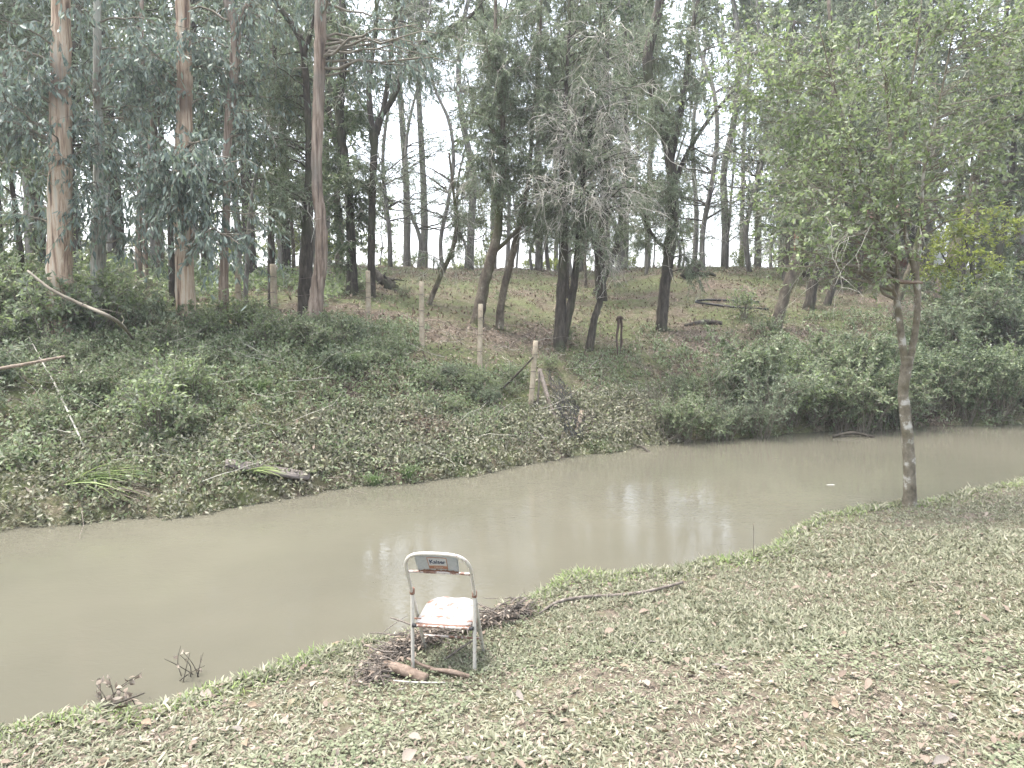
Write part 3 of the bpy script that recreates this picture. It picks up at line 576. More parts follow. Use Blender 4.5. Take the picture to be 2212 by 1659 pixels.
# the young tree on the near bank, at the water's edge
tb = hit_near(1966, 1094)
T1 = tree('riverside_tree', 'slim pale-barked forked tree rising from the near water edge', [[(1966, 1094, 38), (1965, 1030, 33), (1962, 960, 31), (1955, 890, 30), (1951, 845, 28), (1958, 795, 31), (1960, 770, 30)],
     [(1957, 800, 22), (1949, 740, 20), (1940, 670, 18), (1935, 620, 17), (1938, 540, 15), (1932, 470, 12), (1927, 380, 10), (1915, 200, 7), (1895, 40, 5), (1880, -120, 3)],
     [(1962, 795, 20), (1973, 740, 18), (1982, 665, 18), (1979, 600, 18), (1966, 545, 14), (1955, 500, 11), (1948, 380, 9), (1965, 220, 7), (1985, 60, 5), (2000, -100, 3)],
     [(1979, 600, 13), (1990, 500, 10), (1996, 370, 8), (2030, 220, 6), (2060, 60, 4)],
     [(1935, 615, 11), (1900, 480, 8), (1850, 330, 6), (1800, 180, 4), (1770, 60, 3)]],
     [(1700, 300, 110, 110, 13, 0, 1.3), (1670, 420, 70, 110, 10, -.2, 1.1), (1690, 520, 100, 70, 12, -.4, 1), (1800, 180, 100, 110, 12, .2, 1.4), (1820, 380, 100, 90, 12, .2, 1.3), (1930, 120, 110, 110, 12, 0, 1.4), (1920, 330, 100, 90, 10, 0, 1.4), (1830, 560, 90, 50, 6, -.2, 1), (2060, 120, 110, 110, 12, 0, 1.4), (2060, 320, 100, 100, 10, .3, 1.3), (2170, 150, 80, 120, 9, 0, 1.3), (1750, 580, 60, 40, 4, -.4, .8), (1930, 480, 100, 70, 8, 0, 1.1), (1620, 230, 60, 60, 7, 0, 1), (1570, 180, 50, 70, 5, .2, 1), (2180, 330, 60, 90, 8, .3, 1), (2240, 220, 60, 140, 8, 0, 1.2), (2210, 60, 80, 80, 7, 0, 1.2), (1640, 110, 60, 80, 5, .3, 1), (2090, 440, 90, 50, 6, -.3, 1), (1900, -120, 250, 80, 10, 0, 1.5)],
     'light', 'young_bark', base=tb, wf=.74, nt=8, nl=14, dead=70, dead_r=.004, twigmat='twig', tw_r=.0035, S=18, bump=.025, deadL=(.3, .8))

# yellow-green sapling in front of the right-hand trunks
tree('sapling', 'yellow-green leafy sapling in front of the grey trunks at right', [[(2120, 735, 8), (2110, 640, 7), (2095, 560, 6), (2080, 480, 4)], [(2112, 660, 5), (2060, 590, 4), (2030, 540, 3)]],
     [(2060, 530, 70, 40, 8, -.4, .8), (2110, 480, 70, 40, 8, -.4, .8), (2060, 600, 60, 40, 7, -.4, .7), (2150, 560, 50, 50, 5, -.3, .8), (2010, 560, 40, 40, 4, -.3, .7)], 'yellow', 'dark_bark', cat='sapling', nt=9, nl=13)

# slim trees and stakes among the eucalyptus
SL = 'slim stems among the eucalyptus'
for (lab, st, bl, bark, kd) in [
    ('thin dark stem nearest the left edge of the picture', [(52, 700, 15), (46, 560, 12), (30, 430, 10), (18, 330, 9), (10, 150, 7)], [(20, 330, 50, 60, 4, 0, 1), (30, 480, 60, 50, 4, 0, 1)], 'dark_bark', 'dark'),
    ('orange-brown slim trunk between the grey and the cream eucalyptus', [(298, 668, 20), (299, 560, 15), (303, 400, 11), (306, 200, 9), (306, -60, 7)], [(310, 120, 70, 60, 4, 0, 1), (320, 360, 60, 50, 4, 0, 1)], 'euc_bark_red', 'euc'),
    ('thinner brown stem just right of the orange-brown slim trunk', [(316, 656, 11), (314, 500, 9), (322, 350, 7), (330, 180, 6)], [(340, 200, 60, 60, 4, 0, 1)], 'euc_bark_red', 'euc'),
    ('slender grey-brown stem curving right beyond the crooked eucalyptus', [(528, 676, 11), (534, 560, 9), (545, 420, 8), (570, 300, 7), (596, 180, 6)], [(590, 210, 60, 60, 5, 0, 1), (560, 400, 50, 50, 4, 0, 1)], 'far_bark', 'dark'),
    ('leaning dark sapling trunk crossing behind the cream eucalyptus', [(372, 660, 13), (368, 480, 12), (358, 360, 11), (345, 250, 9), (338, 80, 7)], [(350, 120, 70, 60, 4, 0, 1)], 'dark_bark', 'dark'),
    ('upright dark trunk between the crooked eucalyptus and the black one', [(586, 668, 15), (586, 520, 14), (588, 380, 12), (592, 200, 10), (596, -40, 8)], [(590, 120, 60, 60, 5, 0, 1), (570, 460, 50, 40, 4, 0, 1)], 'dark_bark', 'dark')]:
    tree('slim_tree', lab, [st], bl, kd, bark, group=SL, nt=8, nl=14, S=9)

# far trees up on the crest: built once per kind, then copied
def far_proto(name, label, h, r, leafkind, nb, crown_lo, spread, bark='far_bark', whorl=False, ntw=9, nlf=15, sway=.35):
    root = thing(name, (0, 0, 0), label, 'tree')
    zs = np.linspace(-.3, h, 9); pts = np.stack([sway * np.sin(zs * .42 + rng.uniform(0, 6)) * (np.maximum(zs, 0) / h) ** .6 + sway * .25 * rng.normal(size=9) * (zs > 1), sway * .8 * np.sin(zs * .33 + 1) * zs / h, zs], 1)
    rad = np.linspace(r * 1.15, r * .35, 9); pp, rr = resample(pts, rad, 26)
    mbt = MB(); tubes(mbt, pp, rr, 9, bump=.04, cap=True); mbt.build('trunk', M[bark], root)
    zz = rng.uniform(crown_lo, h * 1.02, nb); a = rng.uniform(0, 6.28, nb)
    if whorl: zz = crown_lo + np.round((zz - crown_lo) / 1.1) * 1.1
    rr2 = spread * rng.uniform(.35, 1, nb) * (1.1 - .6 * (zz - crown_lo) / (h - crown_lo))
    ends = np.stack([np.cos(a) * rr2, np.sin(a) * rr2, zz + (0.25 if whorl else rng.uniform(-.3, .8, nb))], 1)
    path, rad = boughs_to(pp[4:], rr[4:], ends, sag=-.03 if whorl else .1, rmax=.09)
    mbb = MB(); tubes(mbb, path, rad, 4); tag(mbb.build('branches', M['dark_twig'], root), kind='stuff')
    sp = LEAF[leafkind]
    tw, tr = twigs_on(path, int(nb * ntw), sp['tlen'], .25, r=.012 if ntw == 9 else .007, t0=.35); mbl = MB(); leaves_on(mbl, tw, len(tw) * nlf, sp)
    tubes(mbl2 := MB(), tw, tr, 3); tag(mbl2.build('twigs', M['twig'], root), kind='stuff')
    tag(mbl.build('crown', M[sp['mat']], root, smooth_sh=False), kind='stuff')
    return root

def copy_tree(o, loc, rz, sc=1., label=None, used=[]):
    c = o.copy(); COL.objects.link(c); c.location = loc; c.rotation_euler.z = rz; c.scale = (sc, sc, sc)
    if label: c['label'] = label
    for ch in o.children:
        k = ch.copy(); COL.objects.link(k); k.parent = c
    return c

protos = [far_proto('slender_tree', 'x', 21, .26, 'far', 44, 7, 3.4), far_proto('slender_tree', 'x', 19, .22, 'far', 34, 7.5, 3.0), far_proto('slender_tree', 'x', 23, .24, 'farlight', 44, 7, 3.2), far_proto('tiered_conifer', 'x', 24, .27, 'far', 46, 6, 3.4, whorl=True), far_proto('slender_tree', 'x', 24, .22, 'far', 22, 14, 2.6, sway=.7)]
FARS = [(-60, 42, 0), (15, 46, 2), (80, 40, 1), (165, 44, 0), (255, 42, 2), (345, 47, 1), (430, 41, 0), (520, 46, 2), (615, 43, 1), (715, 50, 2), (881, 46, 0), (918, 45, 1), (1017, 44, 0), (1066, 55, 1), (1163, 47, 2), (1200, 58, 1), (1255, 50, 0), (1310, 64, 1), (1595, 63, 0), (1345, 46, 1), (1395, 52, 2), (1495, 55, 1), (1560, 47, 0), (1630, 50, 1), (1684, 44, 3), (1742, 43, 3), (1830, 48, 0), (1910, 50, 1), (1995, 46, 0), (2110, 48, 2), (2185, 45, 0), (2270, 46, 1)]
seen = {}
per = {0: 0, 3: 0}
FARS = sorted((a_, b_, 4 if k_ != 3 and (840 < a_ < 1030 or 1095 < a_ < 1170 or 1430 < a_ < 1640) else k_) for a_, b_, k_ in FARS)
for i, (px, d, k) in enumerate(FARS):
    d = d * .78; x = (px - 1106) / F * d; loc = (x, d, gz(x, d)); o = protos[k]; rz = rng.uniform(0, 6.28); s = rng.uniform(.70, .88)
    if k == 3:
        lab = 'left of the two pole-straight conifers with tiered branches at upper right' if px < 1700 else 'right of the two pole-straight conifers with tiered branches at upper right'; g = 'tiered conifers at upper right'
    else:
        n = sum(1 for q in FARS[:i] if q[2] != 3); lab = nth(n) + ' from the left of the slender far trees on the crest of the slope'; g = 'slender far trees along the crest'
    if k in seen: c = copy_tree(o, loc, rz, s, lab)
    else:
        seen[k] = 1; c = o; o.location = loc; o.rotation_euler.z = rz; o.scale = (s, s, s); o['label'] = lab
    c['group'] = g

# evergreens half way up the slope, thick with drooping foliage
LEAF['mid'] = dict(mat='pod_leaf', L=(.18, .34), W=.24, up=.5, seg=1, ldroop=.35, tdroop=.5, spread=.8, curve=0, tlen=(.6, 1.3))
LEAF['midd'] = dict(LEAF['mid'], mat='dark_leaf', W=.32)
mids = [far_proto('drooping_evergreen', 'x', 15, .20, 'mid', 60, 3.2, 2.9, 'dark_bark'), far_proto('drooping_evergreen', 'x', 16, .22, 'midd', 64, 3.6, 3.1, 'dark_bark'), far_proto('drooping_evergreen', 'x', 14, .17, 'mid', 50, 2.6, 2.6, 'lichen_bark')]
MIDS = [(-70, 24, 1), (5, 27, 0), (95, 30, 1), (180, 25, 0), (265, 29, 1), (350, 26, 2), (455, 30, 1), (550, 28, 0), (625, 33, 1), (735, 34, 2), (1300, 31, 1), (1690, 36, 0), (1735, 39, 1), (1815, 36, 0), (1890, 40, 1), (1960, 37, 0), (2050, 41, 1), (2130, 38, 0), (2215, 36, 1), (2290, 38, 0)]
used = set()
for i, (px, d, k) in enumerate(MIDS):
    d = d * .78; x = (px - 1106) / F * d; loc = (x, d, gz(x, d)); rz = rng.uniform(0, 6.28); s_ = rng.uniform(.68, .92)
    if k in used: c = copy_tree(mids[k], loc, rz, s_)
    else: used.add(k); c = mids[k]; c.location = loc; c.rotation_euler.z = rz; c.scale = (s_, s_, s_)
    c['label'] = nth(i) + ' from the left of the drooping evergreens half way up the slope'; c['group'] = 'drooping evergreens half way up the slope'

LEAF['wisp'] = dict(mat='pod_leaf', L=(.12, .24), W=.18, up=.5, seg=1, ldroop=.3, tdroop=.6, spread=.8, curve=0, tlen=(.5, 1.2))
LEAF['sap'] = dict(mat='far_leaf', L=(.14, .28), W=.36, up=.5, seg=1, ldroop=.2, tdroop=.1, spread=.9, curve=0, tlen=(.5, 1.1))
wisps = [far_proto('wispy_evergreen', 'x', 9.5, .10, 'wisp', 34, 1.8, 2.4, 'lichen_bark'), far_proto('wispy_evergreen', 'x', 8.5, .09, 'wisp', 26, 2.4, 2.6, 'dark_bark')]
WIS = [(640, 30, 0), (1225, 30, 1), (1265, 37, 0), (1690, 31, 1), (1700, 34, 0), (1850, 33, 1), (1975, 35, 0), (2090, 33, 1), (2180, 31, 0)]
laces = [far_proto('lacy_evergreen', 'x', 15, .11, 'wisp', 68, 2.2, 3.0, 'far_bark', ntw=9.01, nlf=10, sway=.8), far_proto('lacy_evergreen', 'x', 17, .12, 'wisp', 74, 2.6, 3.2, 'far_bark', ntw=9.01, nlf=9, sway=1.0)]
LAC = [(690, 36, 0), (845, 37, 1), (905, 43, 0), (960, 38, 1), (1005, 45, 0), (1095, 40, 1), (1150, 45, 0), (1185, 49, 1), (1235, 42, 1), (1330, 44, 0), (1390, 39, 1), (1460, 44, 0), (1515, 38, 1), (1565, 45, 0), (1615, 40, 1), (1660, 44, 0), (1770, 41, 1)]
saps = [far_proto('slim_sapling', 'x', 8., .06, 'sap', 22, 1.2, 1.5, 'far_bark'), far_proto('slim_sapling', 'x', 6.5, .05, 'sap', 16, .8, 1.3, 'far_bark')]
SAP = [(int(-40 + i * 58 + rng.uniform(-18, 18)), rng.uniform(44, 62), i % 2) for i in range(40)]
SAP = [q for q in SAP if not (845 < q[0] < 985 or 1310 < q[0] < 1400 or 1470 < q[0] < 1600)]
for PR, LST, ph, g in ((wisps, WIS, ' from the left of the small wispy evergreens under the tall trees', 'wispy evergreens under the tall trees'), (laces, LAC, ' from the left of the thin lacy evergreens before the bright sky', 'lacy evergreens before the sky'), (saps, SAP, ' from the left of the pale slim saplings beyond the crest', 'pale saplings beyond the crest')):
    used = set()
    for i, (px, d, k) in enumerate(LST):
        d = d * .78; x = (px - 1106) / F * d; loc = (x, d, gz(x, d)); rz = rng.uniform(0, 6.28); s_ = rng.uniform(.64, .95)
        if k in used: c = copy_tree(PR[k], loc, rz, s_)
        else: used.add(k); c = PR[k]; c.location = loc; c.rotation_euler.z = rz; c.scale = (s_, s_, s_)
        c['label'] = nth(i) + ph; c['group'] = g

# ------------------------------------------------------------------ shrubs
def shrub_proto(name, h, w, leafmat, L, Wd, n_stem, nl, stemmat='twig', up=.9, arch=.5):
    root = thing(name, (0, 0, 0), 'x', 'shrub')
    a = rng.uniform(0, 6.28, n_stem); rr = rng.uniform(.2, 1, n_stem) * w
    s = np.linspace(0, 1, 6)
    ends = np.stack([np.cos(a) * rr, np.sin(a) * rr, h * rng.uniform(.55, 1., n_stem)], 1)
    st = np.stack([np.cos(a) * rr * .12, np.sin(a) * rr * .12, np.full(n_stem, -.08)], 1)
    path = st[:, None] + (ends - st)[:, None] * s[None, :, None]; path[:, :, 2] += (arch * h * .35 * np.sin(s * math.pi))[None]
    path += rng.normal(size=path.shape) * .03
    m1 = MB(); tubes(m1, path, np.broadcast_to(.012 * (1 - .7 * s), (n_stem, 6)), 4); tag(m1.build('stems', M[stemmat], root), kind='stuff')
    tw, tr = twigs_on(path, n_stem * 7, (.2 * w + .1, .5 * w + .15), .1, r=.004, t0=.25); m2 = MB(); tubes(m2, tw, tr, 3); tag(m2.build('twigs', M[stemmat], root), kind='stuff')
    m3 = MB(); leaves_on(m3, tw, len(tw) * nl, dict(spread=.8, ldroop=.25, L=L, W=Wd, up=up, curve=0, seg=1))
    tag(m3.build('foliage', M[leafmat], root, smooth_sh=False), kind='stuff')
    return root

def place(protos, spots, labfn, group, smin=.8, smax=1.25):
    used = set()
    for i, (p, k, s, *_) in enumerate(spots):
        o = protos[k]; s = s * .8
        if k in used: c = copy_tree(o, p, rng.uniform(0, 6.28), s)
        else:
            used.add(k); c = o; o.location = p; o.rotation_euler.z = rng.uniform(0, 6.28); o.scale = (s, s, s)
        c['label'] = labfn(i); c['group'] = group

def gp(x, y): return (x, y, gz(x, y) - .03)

# right bank: bushes hanging over the water
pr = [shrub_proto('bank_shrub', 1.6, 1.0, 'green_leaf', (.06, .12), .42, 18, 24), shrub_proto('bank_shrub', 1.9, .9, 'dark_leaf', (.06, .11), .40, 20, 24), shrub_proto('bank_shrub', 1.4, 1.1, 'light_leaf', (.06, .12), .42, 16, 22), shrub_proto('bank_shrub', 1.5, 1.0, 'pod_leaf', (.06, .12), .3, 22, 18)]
sp_ = []
for x in np.arange(3.3, 17, .45):
    for row in range(3):
        xx = x + rng.uniform(-.22, .22); u = (.02, 1.1, 2.4)[row] + rng.uniform(-.25, .3)
        if row == 2 and rng.uniform() < .35: continue
        if xx < 7.6 and row > 1: continue
        if xx < 4.6 and row == 1 and rng.uniform() < .5: continue
        k = int(rng.choice([0, 1, 2, 3], p=[[.42, .42, .08, .08], [.45, .3, .2, .05], [.4, .25, .3, .05]][row]))  # waterside row favours dark leaves: shade under the bank put into leaf colour
        s = rng.uniform(.55, .9) if xx < 5.2 else rng.uniform(.75, 1.25) * (1.45 if row == 2 else 1.)
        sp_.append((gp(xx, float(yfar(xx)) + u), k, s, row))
sp_.sort(key=lambda q: q[0][0] / q[0][1])
ROWN = ['row hanging over the water', 'row half way up the bank', 'row along the top of the bank']
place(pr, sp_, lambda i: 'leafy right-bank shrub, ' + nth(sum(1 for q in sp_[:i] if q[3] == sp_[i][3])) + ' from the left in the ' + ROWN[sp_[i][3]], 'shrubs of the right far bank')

# left bank: looser shrubs between water and eucalyptus
pl = [shrub_proto('undergrowth_shrub', .8, .6, 'green_leaf', (.06, .12), .42, 12, 14), shrub_proto('undergrowth_shrub', 1.1, .6, 'light_leaf', (.06, .11), .40, 12, 14), shrub_proto('undergrowth_shrub', .6, .7, 'green_leaf', (.05, .09), .38, 14, 16), shrub_proto('undergrowth_shrub', .9, .6, 'pod_leaf', (.06, .12), .4, 12, 16)]
sp_ = []
for t in range(62):
    x = rng.uniform(-10, .15); u = rng.uniform(1.3, 5.8) if x < -3 else rng.uniform(1.8, 4.2)
    if x > -1.7: u = rng.uniform(1.8, 2.9)
    sp_.append((gp(x, float(yfar(x)) + u), int(rng.choice([0, 1, 2, 3], p=[.35, .25, .27, .13])), rng.uniform(.6, 1.15) * (1 if x < -2.9 else .5)))
for (px, py, k, s) in [(520, 730, 1, .9), (560, 720, 0, 1.), (610, 735, 0, .9), (640, 742, 2, 1.1), (780, 745, 3, .7), (350, 720, 1, .8), (20, 715, 1, 1.5), (70, 735, 0, 1.6), (110, 760, 1, 1.4), (160, 742, 3, 1.6), (215, 735, 1, 1.5), (260, 720, 0, 1.6), (310, 735, 3, 1.2), (40, 690, 0, 2.), (180, 700, 1, 1.8), (240, 690, 0, 1.7), (430, 735, 0, 1.1), (470, 728, 1, 1.), (830, 770, 0, .6), (720, 742, 3, .8), (1225, 745, 1, .55), (1185, 800, 1, .45), (1660, 735, 2, 1.3), (1610, 690, 1, 1.1), (870, 640, 2, .6), (770, 632, 0, .6), (1085, 660, 1, .5)]:
    p = hit(px, py); sp_.append(((p[0], p[1], p[2] - .03), k, s))
sp_.sort(key=lambda q: q[0][0] / q[0][1])
KN = ['dark green', 'light green', 'low spreading green', 'grey-green']
place(pl, sp_, lambda i: KN[sp_[i][1]] + ' shrub in the far undergrowth, ' + nth(sum(1 for q in sp_[:i] if q[1] == sp_[i][1])) + ' of its colour from the left', 'small shrubs in the far undergrowth')

# light shrubs beyond the crest
pf = [shrub_proto('sunlit_bush', 2.6, 1.7, 'far_leaf', (.16, .3), .45, 16, 13), shrub_proto('sunlit_bush', 2.0, 1.6, 'yellow_leaf', (.16, .28), .45, 14, 12)]
sp_ = []
for px in list(range(-60, 2300, 74)):
    d = rng.uniform(38, 50); x = (px + rng.uniform(-25, 25) - 1106) / F * d; sp_.append((gp(x, d), int(rng.integers(0, 2)), rng.uniform(.5, .85) if 740 < px < 1760 else rng.uniform(.6, 1.4)))
sp_.sort(key=lambda q: q[0][0] / q[0][1])
place(pf, sp_, lambda i: nth(i) + ' from the left of the pale sunlit bushes beyond the crest', 'sunlit bushes beyond the crest')

# ------------------------------------------------------------------ ground cover on the far bank (nobody could count it)
def cover(name, label, n_stem, xs, us, h, nl, L, Wd, mat, keep=None, up=.8, seg=1, cat='undergrowth', spread=.9, lie=.5):
    x = rng.uniform(*xs, n_stem); u = rng.uniform(*us, n_stem)
    if keep is not None:
        k = keep(x, u); x, u = x[k], u[k]
    y = yfar(x) + u; z = ground_z(x, y); n = len(x)
    hh = h(x, u) * rng.uniform(.5, 1.2, n)
    dirs = norm(np.stack([rng.normal(size=n) * lie, rng.normal(size=n) * lie - .25, np.ones(n)], 1))
    m = MB(); t = rng.uniform(.1, 1, (n, nl))
    pos = (np.stack([x, y, z], 1)[:, None] + dirs[:, None] * (t * hh[:, None])[..., None]).reshape(-1, 3) + rng.normal(size=(n * nl, 3)) * .035
    pos[:, 2] = np.maximum(pos[:, 2], .015)
    D = norm(rng.normal(size=(n * nl, 3)) * spread + np.repeat(dirs, nl, 0) * .35)
    Ln = rng.uniform(*L, n * nl)
    leaves(m, pos, D, Ln, Ln * Wd, up, .3, 0, seg)
    return tag(m.build(name, M[mat], smooth_sh=False), label, cat, kind='stuff')

patch = lambda s, th, seed: (lambda x, u: fbm(x, u, s, seed, 3) > th)
cover('undergrowth', 'dense green undergrowth covering the left far bank', 9500, (-11.5, .3), (.7, 6), lambda x, u: np.where(x > -2.3, .45, 1.) * .13 + np.where(x > -2.3, .3, 1.) * .18 * np.clip(1 + fbm(x, u, 1.1, 11), .2, 2), 13, (.04, .09), .46, 'green_leaf', lambda x, u: (fbm(x, u, 1.5, 12, 3) > -.75) & (u < 6 + .4 * fbm(x, u, 1, 3)) & ((x < -2) | (u < 3.4)) & ((u > 1.8) | (rng.uniform(size=x.shape) < .45)))
cover('silted_undergrowth', 'silt-coated low plants along the foot of the left far bank', 5600, (-11.5, 3.5), (-.1, 2.0), lambda x, u: .05 + .12 * np.clip(1 + fbm(x, u, 1.4, 21), .2, 2), 11, (.04, .085), .45, 'silt_leaf', lambda x, u: fbm(x, u, 1.3, 22, 3) > -.6)
cover('bank_weeds', 'small green weeds scattered through the silted bank foot', 2000, (-11.5, 3.5), (-.08, 1.9), lambda x, u: .08 + .10 * np.clip(1 + fbm(x, u, 1.4, 31), .2, 2), 10, (.035, .075), .45, 'green_leaf', lambda x, u: fbm(x, u, 1.6, 33, 3) > .1)
cover('low_greenery', 'low dark greenery at the foot of the middle slope', 3600, (-2, 7), (1.5, 5), lambda x, u: np.full(x.shape, .10), 8, (.05, .10), .42, 'green_leaf', lambda x, u: (fbm(x, u, 1.0, 41, 3) > -.05) & (u < 3.7 + .6 * fbm(x, x, .5, 5)))
cover('leaf_litter', 'brown dry leaves strewn over the wooded slope', 24000, (-17, 26), (1.2, 28), lambda x, u: np.full(x.shape, .01), 2, (.07, .15), .40, 'litter_red', lambda x, u: np.abs(x) < .95 * (yfar(x) + u), 3., cat='leaf litter', spread=1.2)
cover('slope_weeds', 'low green weeds patching the wooded slope', 15000, (-18, 28), (3.5, 29), lambda x, u: np.full(x.shape, .06), 5, (.05, .11), .34, 'clover', lambda x, u: (fbm(x, u, .55, 51, 4) > -.15) & (np.abs(x) < .95 * (yfar(x) + u)), .8)
cover('pale_litter', 'pale dry leaves scattered over the foot of the slope', 9000, (-11.5, 11), (.2, 7), lambda x, u: np.full(x.shape, .012), 2, (.06, .12), .38, 'litter', None, 3., cat='leaf litter', spread=1.2)
cover('pale_silted_leaves', 'pale silt-crusted leaves matting the bank below the leaning post', 2300, (-3.2, 3.3), (.25, 2.0), lambda x, u: .05 + .08 * np.clip(1 + fbm(x, u, 1.8, 95), .2, 2), 8, (.05, .105), .5, 'silt_leaf', lambda x, u: fbm(x, u, 1.1, 96, 3) > -.4)
cover('right_bank_cover', 'creeping green plants under the right bank shrubs', 4200, (3.6, 20), (-.1, 5.5), lambda x, u: np.full(x.shape, .3), 9, (.06, .13), .42, 'green_leaf', lambda x, u: (fbm(x, u, .8, 61, 3) > -.3))

cover('left_slope_greenery', 'light green plants covering the slope behind the eucalyptus', 3200, (-20, -4.5), (5.4, 17), lambda x, u: np.full(x.shape, .45), 8, (.10, .20), .45, 'light_leaf', lambda x, u: fbm(x, u, .6, 91, 3) > -.25)
# tangled dry stems through the undergrowth
n = 900; x = rng.uniform(-11, 12, n); u = rng.uniform(.1, 4.8, n) * np.where(x > 1, .55, 1); y = yfar(x) + u; z = np.maximum(ground_z(x, y), 0)
D = norm(np.stack([rng.normal(size=n), rng.normal(size=n) * .6 - .3, rng.uniform(.05, .9, n)], 1)); L = rng.uniform(.3, 1.1, n)
s = np.linspace(0, 1, 5); pth = np.stack([x, y, z], 1)[:, None] + D[:, None] * (s[None] * L[:, None])[..., None]; pth[..., 2] -= (.35 * s ** 2)[None] * L[:, None]; pth += rng.normal(size=pth.shape) * .03
m = MB(); tubes(m, pth, np.broadcast_to(.006 * (1 - .6 * s), (n, 5)), 3)
tag(m.build('dry_stems', M['driftwood']), 'tangle of thin dry stems through the far undergrowth', 'stems', kind='stuff')
n = 420; x = rng.uniform(3., 17, n); u = rng.uniform(-.1, 1.2, n); y = yfar(x) + u; z = np.maximum(ground_z(x, y), 0)
D = norm(np.stack([rng.normal(size=n) * .6, rng.normal(size=n) * .3 - .3, rng.uniform(.6, 1.5, n)], 1)); L = rng.uniform(.5, 1.5, n)
pth = np.stack([x, y, z], 1)[:, None] + D[:, None] * (s[None] * L[:, None])[..., None]; pth += rng.normal(size=pth.shape) * .04
m = MB(); tubes(m, pth, np.broadcast_to(.009 * (1 - .6 * s), (n, 5)), 3)
tag(m.build('bare_stems', M['twig']), 'bare upright stems at the foot of the right far bank', 'stems', kind='stuff')

def grass_tuft(name, label, p, n, L, mat, flat=0., dirn=None, W=.012, group=None, tilt=.6, seg=4):
    root_p = np.array(p, float)
    a = rng.uniform(0, 6.28, n)
    D = norm(np.stack([np.cos(a) * tilt, np.sin(a) * tilt, np.full(n, 1.)], 1))
    if dirn is not None: D = norm(D * (1 - flat) + np.array(dirn) * flat * 1.6 + rng.normal(size=(n, 3)) * np.array([.15, .38, .22]))
    st = root_p + np.stack([rng.normal(size=n) * .05, rng.normal(size=n) * .05, np.zeros(n)], 1)
    Ln = rng.uniform(*L, n); s = np.linspace(0, 1, seg + 1)
    pts = st[:, None] + D[:, None] * (s[None] * Ln[:, None])[..., None]
    pts[..., 2] -= (.55 * (s ** 2.2))[None] * Ln[:, None] * (1 - flat * .6)
    gzz = ground_z(pts[..., 0], pts[..., 1]) + .02; pts[..., 2] = np.maximum(pts[..., 2], gzz)
    S = norm(np.cross(D, np.array([0, 0, 1.]) + rng.normal(size=(n, 3)) * .2)); wd = W * (1 - .85 * s ** 1.5)
    lft = pts - S[:, None] * wd[None, :, None] / 2; rgt = pts + S[:, None] * wd[None, :, None] / 2
    V = np.stack([lft, rgt], 2).reshape(n, -1, 3); k = (seg + 1) * 2
    i = np.arange(n)[:, None] * k + (np.arange(seg) * 2)[None]
    fq = np.stack([i, i + 1, i + 3, i + 2], -1).reshape(-1, 4)
    o = MB().add(V, fq).build(name, M[mat], None, root_p, smooth_sh=False)
    return tag(o, label, 'grass tuft', group)

p = hit(160, 1045); grass_tuft('flattened_grass_tuft', 'bright green long grass flattened on the left far bank', p + [0, 0, .03], 120, (.4, 1.1), 'bright_grass', .85, (1, .12, .2), .022)
p2 = hit(548, 1026); grass_tuft('flattened_grass_tuft', 'small bright grass clump lying across the weathered plank', p2 + [0, -.05, .06], 46, (.2, .5), 'bright_grass', .85, (1, -.1, .1), .018)
grass_tuft('dry_grass_tuft', 'dry tan stalks lying below the bright flattened grass', hit(200, 1065) + [0, 0, .02], 40, (.5, 1.1), 'litter', .9, (1, .1, .05), .012)
for (px, py, n, L, lab) in [(745, 800, 150, (.5, 1.0), 'dark green grass clump below the second concrete post'), (700, 770, 110, (.5, .9), 'grass clump left of the dark green one below the posts'), (880, 1035, 80, (.3, .6), 'long grass hanging to the water at the bank foot'), (810, 1050, 80, (.3, .6), 'grass at the water edge right of the plank'), (985, 1000, 50, (.3, .5), 'grey-green grass clump on the silted bank in the middle'), (560, 850, 70, (.4, .7), 'bent yellowish grass clump in the middle of the left bank'), (380, 960, 60, (.4, .8), 'trailing grass above the plank on the left bank'), (60, 1000, 60, (.3, .6), 'grass clump low on the bank near the left edge')]:
    grass_tuft('grass_tuft', lab, hit(px, py), n, L, 'blade', group='grass clumps of the far bank')

# ------------------------------------------------------------------ fence, timber and odds and ends across the river
def box(mb, c, sx, sy, sz, Rm=None, bev=.0, mi=0):
    b = bev
    def ring(z, k): return [(-sx / 2 + k, -sy / 2, z), (sx / 2 - k, -sy / 2, z), (sx / 2, -sy / 2 + k, z), (sx / 2, sy / 2 - k, z), (sx / 2 - k, sy / 2, z), (-sx / 2 + k, sy / 2, z), (-sx / 2, sy / 2 - k, z), (-sx / 2, -sy / 2 + k, z)]
    k = max(b, .0008)
    zs = [-sz / 2, -sz / 2 + k, sz / 2 - k, sz / 2]; ins = [k, 0, 0, k]
    V = []
    for z, q in zip(zs, ins):
        r = np.array(ring(z, k)); r[:, 0] *= (sx - 2 * q) / sx; r[:, 1] *= (sy - 2 * q) / sy; V.append(r)
    V = np.concatenate(V)
    if Rm is not None: V = V @ np.array(Rm).T
    V = V + np.array(c)
    fq = [(i * 8 + j, i * 8 + (j + 1) % 8, (i + 1) * 8 + (j + 1) % 8, (i + 1) * 8 + j) for i in range(3) for j in range(8)]
    base = mb.n; mb.add(V, fq, mi)
    mb.f.append(np.array([list(range(7, -1, -1)), list(range(24, 32))]) + base); mb.m.append(np.full(2, mi))
    return mb

